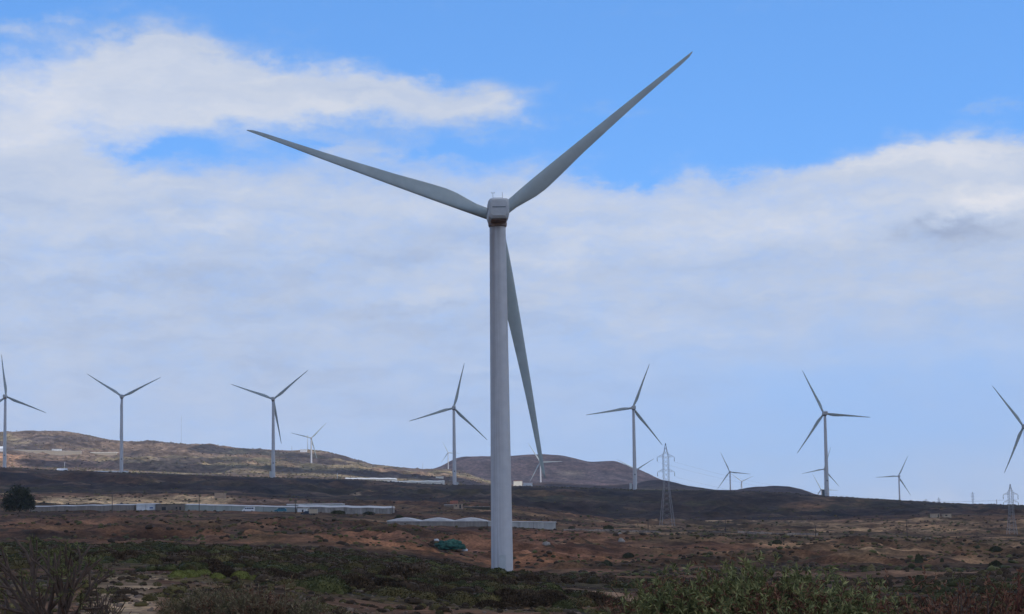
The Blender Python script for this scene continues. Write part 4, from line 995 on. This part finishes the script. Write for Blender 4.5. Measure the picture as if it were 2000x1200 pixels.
cloud(1150, 3900, 1500, 900, 1150, 170, 5, 'cloud shading the far plain at right')

# ---------------------------------------------------------------- haze
q = MB().box((0,4500,(-80+560)/2-0),(9000,13000,640)).build('haze', None); hz = q
hm = bpy.data.materials.new('haze_air'); hm.use_nodes = True; n = hm.node_tree; n.nodes.clear()
out = n.nodes.new('ShaderNodeOutputMaterial'); pv = n.nodes.new('ShaderNodeVolumePrincipled'); pv.inputs['Color'].default_value = (.80,.86,1,1); pv.inputs['Density'].default_value = 4e-5; pv.inputs['Anisotropy'].default_value = .2
n.links.new(pv.outputs[0], out.inputs['Volume']); hz.data.materials.append(hm); tag(hz, 'thin bluish haze in the air over the plain', kind='stuff')

# ---------------------------------------------------------------- sky
W = bpy.data.worlds.new('World'); SC.world = W; W.use_nodes = True; t = NT(W.node_tree); bg = t.n['Background']
tc = t.n.new('ShaderNodeTexCoord'); D = tc.outputs['Generated']; sp = t.n.new('ShaderNodeSeparateXYZ'); t.l.new(D, sp.inputs[0])
az = t.math('ARCTAN2', sp.outputs['X'], sp.outputs['Y']); el = t.math('ARCSINE', sp.outputs['Z'])
sky = t.n.new('ShaderNodeTexSky'); sky.sky_type = 'NISHITA'; sky.sun_disc = False; sky.sun_elevation = SUN_EL; sky.sun_rotation = SUN_AZ
sky.air_density = 1.0; sky.dust_density = .3; sky.ozone_density = 2.0
elev = t.math('MAXIMUM', t.math('ADD', t.math('MULTIPLY', sp.outputs['Z'], 1.6), .18), .05)
cv = t.n.new('ShaderNodeCombineXYZ'); t.l.new(sp.outputs['X'], cv.inputs[0]); t.l.new(sp.outputs['Y'], cv.inputs[1]); t.l.new(elev, cv.inputs[2])
t.l.new(t.vmath('NORMALIZE', cv.outputs[0]), sky.inputs['Vector'])
blue = t.mix(1, sky.outputs[0], (1.45,2.30,2.95), 'MULTIPLY'); BLUE_NODE = blue.node
ae = t.n.new('ShaderNodeCombineXYZ'); t.l.new(az, ae.inputs[0]); t.l.new(el, ae.inputs[1]); AE = ae.outputs[0]
# ragged edges: warp the direction a little
AEs = t.vmath('MULTIPLY', AE, (1, 1.9, 1))
w1 = t.noise(AEs, 22, 9, .62, out='Color'); w1 = t.vmath('SUBTRACT', w1, (.5,.5,.5)); w1 = t.vmath('MULTIPLY', w1, (.10,.036,0))
AW = t.vmath('ADD', AE, w1)
def ae_of(px, py):
    v = ray(px, py); v = v/np.linalg.norm(v); return math.atan2(v[0], v[1]), math.asin(v[2])
def blob(px, py, rx, ry, amp):
    a0, e0 = ae_of(px, py); d = t.vmath('MULTIPLY', t.vmath('SUBTRACT', AW, (a0, e0, 0)), (4000/rx, 4000/ry, 0))
    q = t.vmath('DOT_PRODUCT', d, d, out=1); return t.math('MULTIPLY', t.math('EXPONENT', t.math('MULTIPLY', q, -1.0)), amp)
def total(bl, base):
    s = base
    for b_ in bl: s = t.math('ADD', s, blob(*b_))
    return s
sepw = t.n.new('ShaderNodeSeparateXYZ'); t.l.new(AW, sepw.inputs[0]); eW = sepw.outputs['Y']
# broad layer: present below about 9.5 degrees
e330 = (1000-335)/4000.0
layer = t.sstep(eW, e330+.012, e330-.012)
gen = t.math('MULTIPLY', t.sstep(t.noise(t.vmath('MULTIPLY', D, (1,1,2.2)), 2.6, 6, .6), .40, .62), t.sstep(el, .20, .36))   # clouds elsewhere overhead
CL = [(40,210,330,95,1.1),(270,110,140,60,.95),(400,150,190,60,.8),(560,195,240,48,.95),(800,195,190,42,.85),(930,225,120,36,.55),(700,290,300,45,.5),(60,330,200,60,.8),(30,50,60,26,.55),(1070,238,60,16,.35),(1180,212,60,14,.35),(1310,216,60,12,.28),(1920,212,60,13,.42),(1890,300,150,42,.8),(1990,350,150,80,.8),(1700,330,140,22,.4),(480,120,40,30,.25),(690,300,90,22,.3),
      (285,292,95,24,-.48),(430,300,80,18,-.3),(870,292,90,20,-.55),(620,290,60,14,-.5),(1210,352,90,26,-.75),(1450,320,250,20,-.25),(290,335,90,16,-.2),(830,130,80,25,-.2)]
cum = total(CL, t.math('ADD', layer, t.math('MULTIPLY', t.math('SUBTRACT', t.noise(AEs, 40, 10, .68), .5), .95)))
cum = t.math('ADD', cum, gen)
cov = t.sstep(cum, .10, 1.22)
# thinning to the lower right and near the horizon
thin = total([(1750,760,560,110,.62),(1900,880,700,130,.50),(1200,900,700,110,.45),(300,900,600,120,.30),(1050,700,300,60,.15)], 0.0)
wisp = t.noise(t.vmath('MULTIPLY', AW, (1,4.5,1)), 14, 8, .6)
cov = t.math('MULTIPLY', cov, t.math('SUBTRACT', 1.0, t.math('MULTIPLY', thin, t.math('ADD', .65, t.math('MULTIPLY', wisp, .5))), clamp=True))
cov = t.math('MULTIPLY', cov, t.math('ADD', .80, t.math('MULTIPLY', wisp, .25)), clamp=True)
# pale air near the horizon
hzn = t.math('MULTIPLY', t.sstep(el, .16, -.01), .88)
PALE = (3.95,5.3,7.55); 
c = t.mix(t.math('MULTIPLY', hzn, .9), blue, PALE)
lum = total([(60,210,260,90,.34),(560,210,360,45,.14),(300,120,150,40,.08),(1500,440,420,60,.18),(1960,380,150,60,.22),(1750,330,200,30,.2),(150,520,500,60,-.05),(1850,300,120,24,.3),(1960,395,90,22,.35),(300,620,700,70,-.12),(700,760,700,60,-.12),(1920,455,120,32,-.48),(1850,440,70,14,-.2),(650,500,260,16,-.12),(1250,520,300,14,-.10),(250,560,300,14,-.12),(900,600,300,12,-.1),(1400,390,300,14,.12),(500,440,300,12,.12),(1700,560,280,14,.10)], t.math('ADD', t.math('MULTIPLY', wisp, .55), .18))
lum2 = t.math('ADD', lum, t.math('ADD', t.math('MULTIPLY', t.math('SUBTRACT', t.noise(AEs, 30, 10, .66), .5), .38), t.math('MULTIPLY', t.math('SUBTRACT', t.noise(t.vmath('MULTIPLY', AW, (1,7,1)), 9, 9, .62), .5), .55)))
ccol = t.ramp(lum2, [(0,(3.8,4.4,5.8)),(.38,(5.55,6.3,7.75)),(.64,(6.7,7.2,8.2)),(1,(8.5,8.5,8.8))])
for e in ccol.node.color_ramp.elements: pass
high = t.sstep(el, .26, .5); behind = t.sstep(sp.outputs['Y'], .75, .2)
ccol = t.mix(t.math('MAXIMUM', high, behind), ccol, (8.2,7.4,6.6))
dsun = t.vmath('DOT_PRODUCT', D, tuple(float(q) for q in sv), out=1)
glow = t.math('MULTIPLY', t.math('POWER', t.math('MAXIMUM', dsun, 0.0), 3.0), 1.6)
ccol = t.vmath('SCALE', ccol); t.l.new(t.math('ADD', glow, 1.0), ccol.node.inputs['Scale'])
c = t.mix(cov, c, ccol)
# below the horizon: dim ground glow
c = t.mix(t.sstep(el, -.01, -.05), c, (1.2,1.0,.9))
t.l.new(c, bg.inputs['Color']); bg.inputs['Strength'].default_value = .1
W['note'] = 'sky'

sun = bpy.data.lights.new('sun', 'SUN'); sun.energy = 3.2; sun.angle = rad(.5); sun.color = (1,.95,.88)
so = bpy.data.objects.new('sun', sun); link(so); so.rotation_euler = Vector(tuple(-sv)).to_track_quat('-Z', 'Y').to_euler()

# ---------------------------------------------------------------- camera
cam = bpy.data.cameras.new('camera'); cam.lens = F/2000*36; cam.sensor_width = 36; cam.clip_end = 60000; cam.clip_start = .3
co = bpy.data.objects.new('camera', cam); link(co)
M4 = Matrix(((Rv[0],Uv[0],-Fv[0],0),(Rv[1],Uv[1],-Fv[1],0),(Rv[2],Uv[2],-Fv[2],ZC),(0,0,0,1))); co.matrix_world = M4
SC.camera = co
SC.view_settings.view_transform = 'Standard'; SC.view_settings.look = 'None'; SC.view_settings.exposure = 0; SC.view_settings.gamma = 1
SC.cycles.max_bounces = 6; SC.cycles.volume_bounces = 1
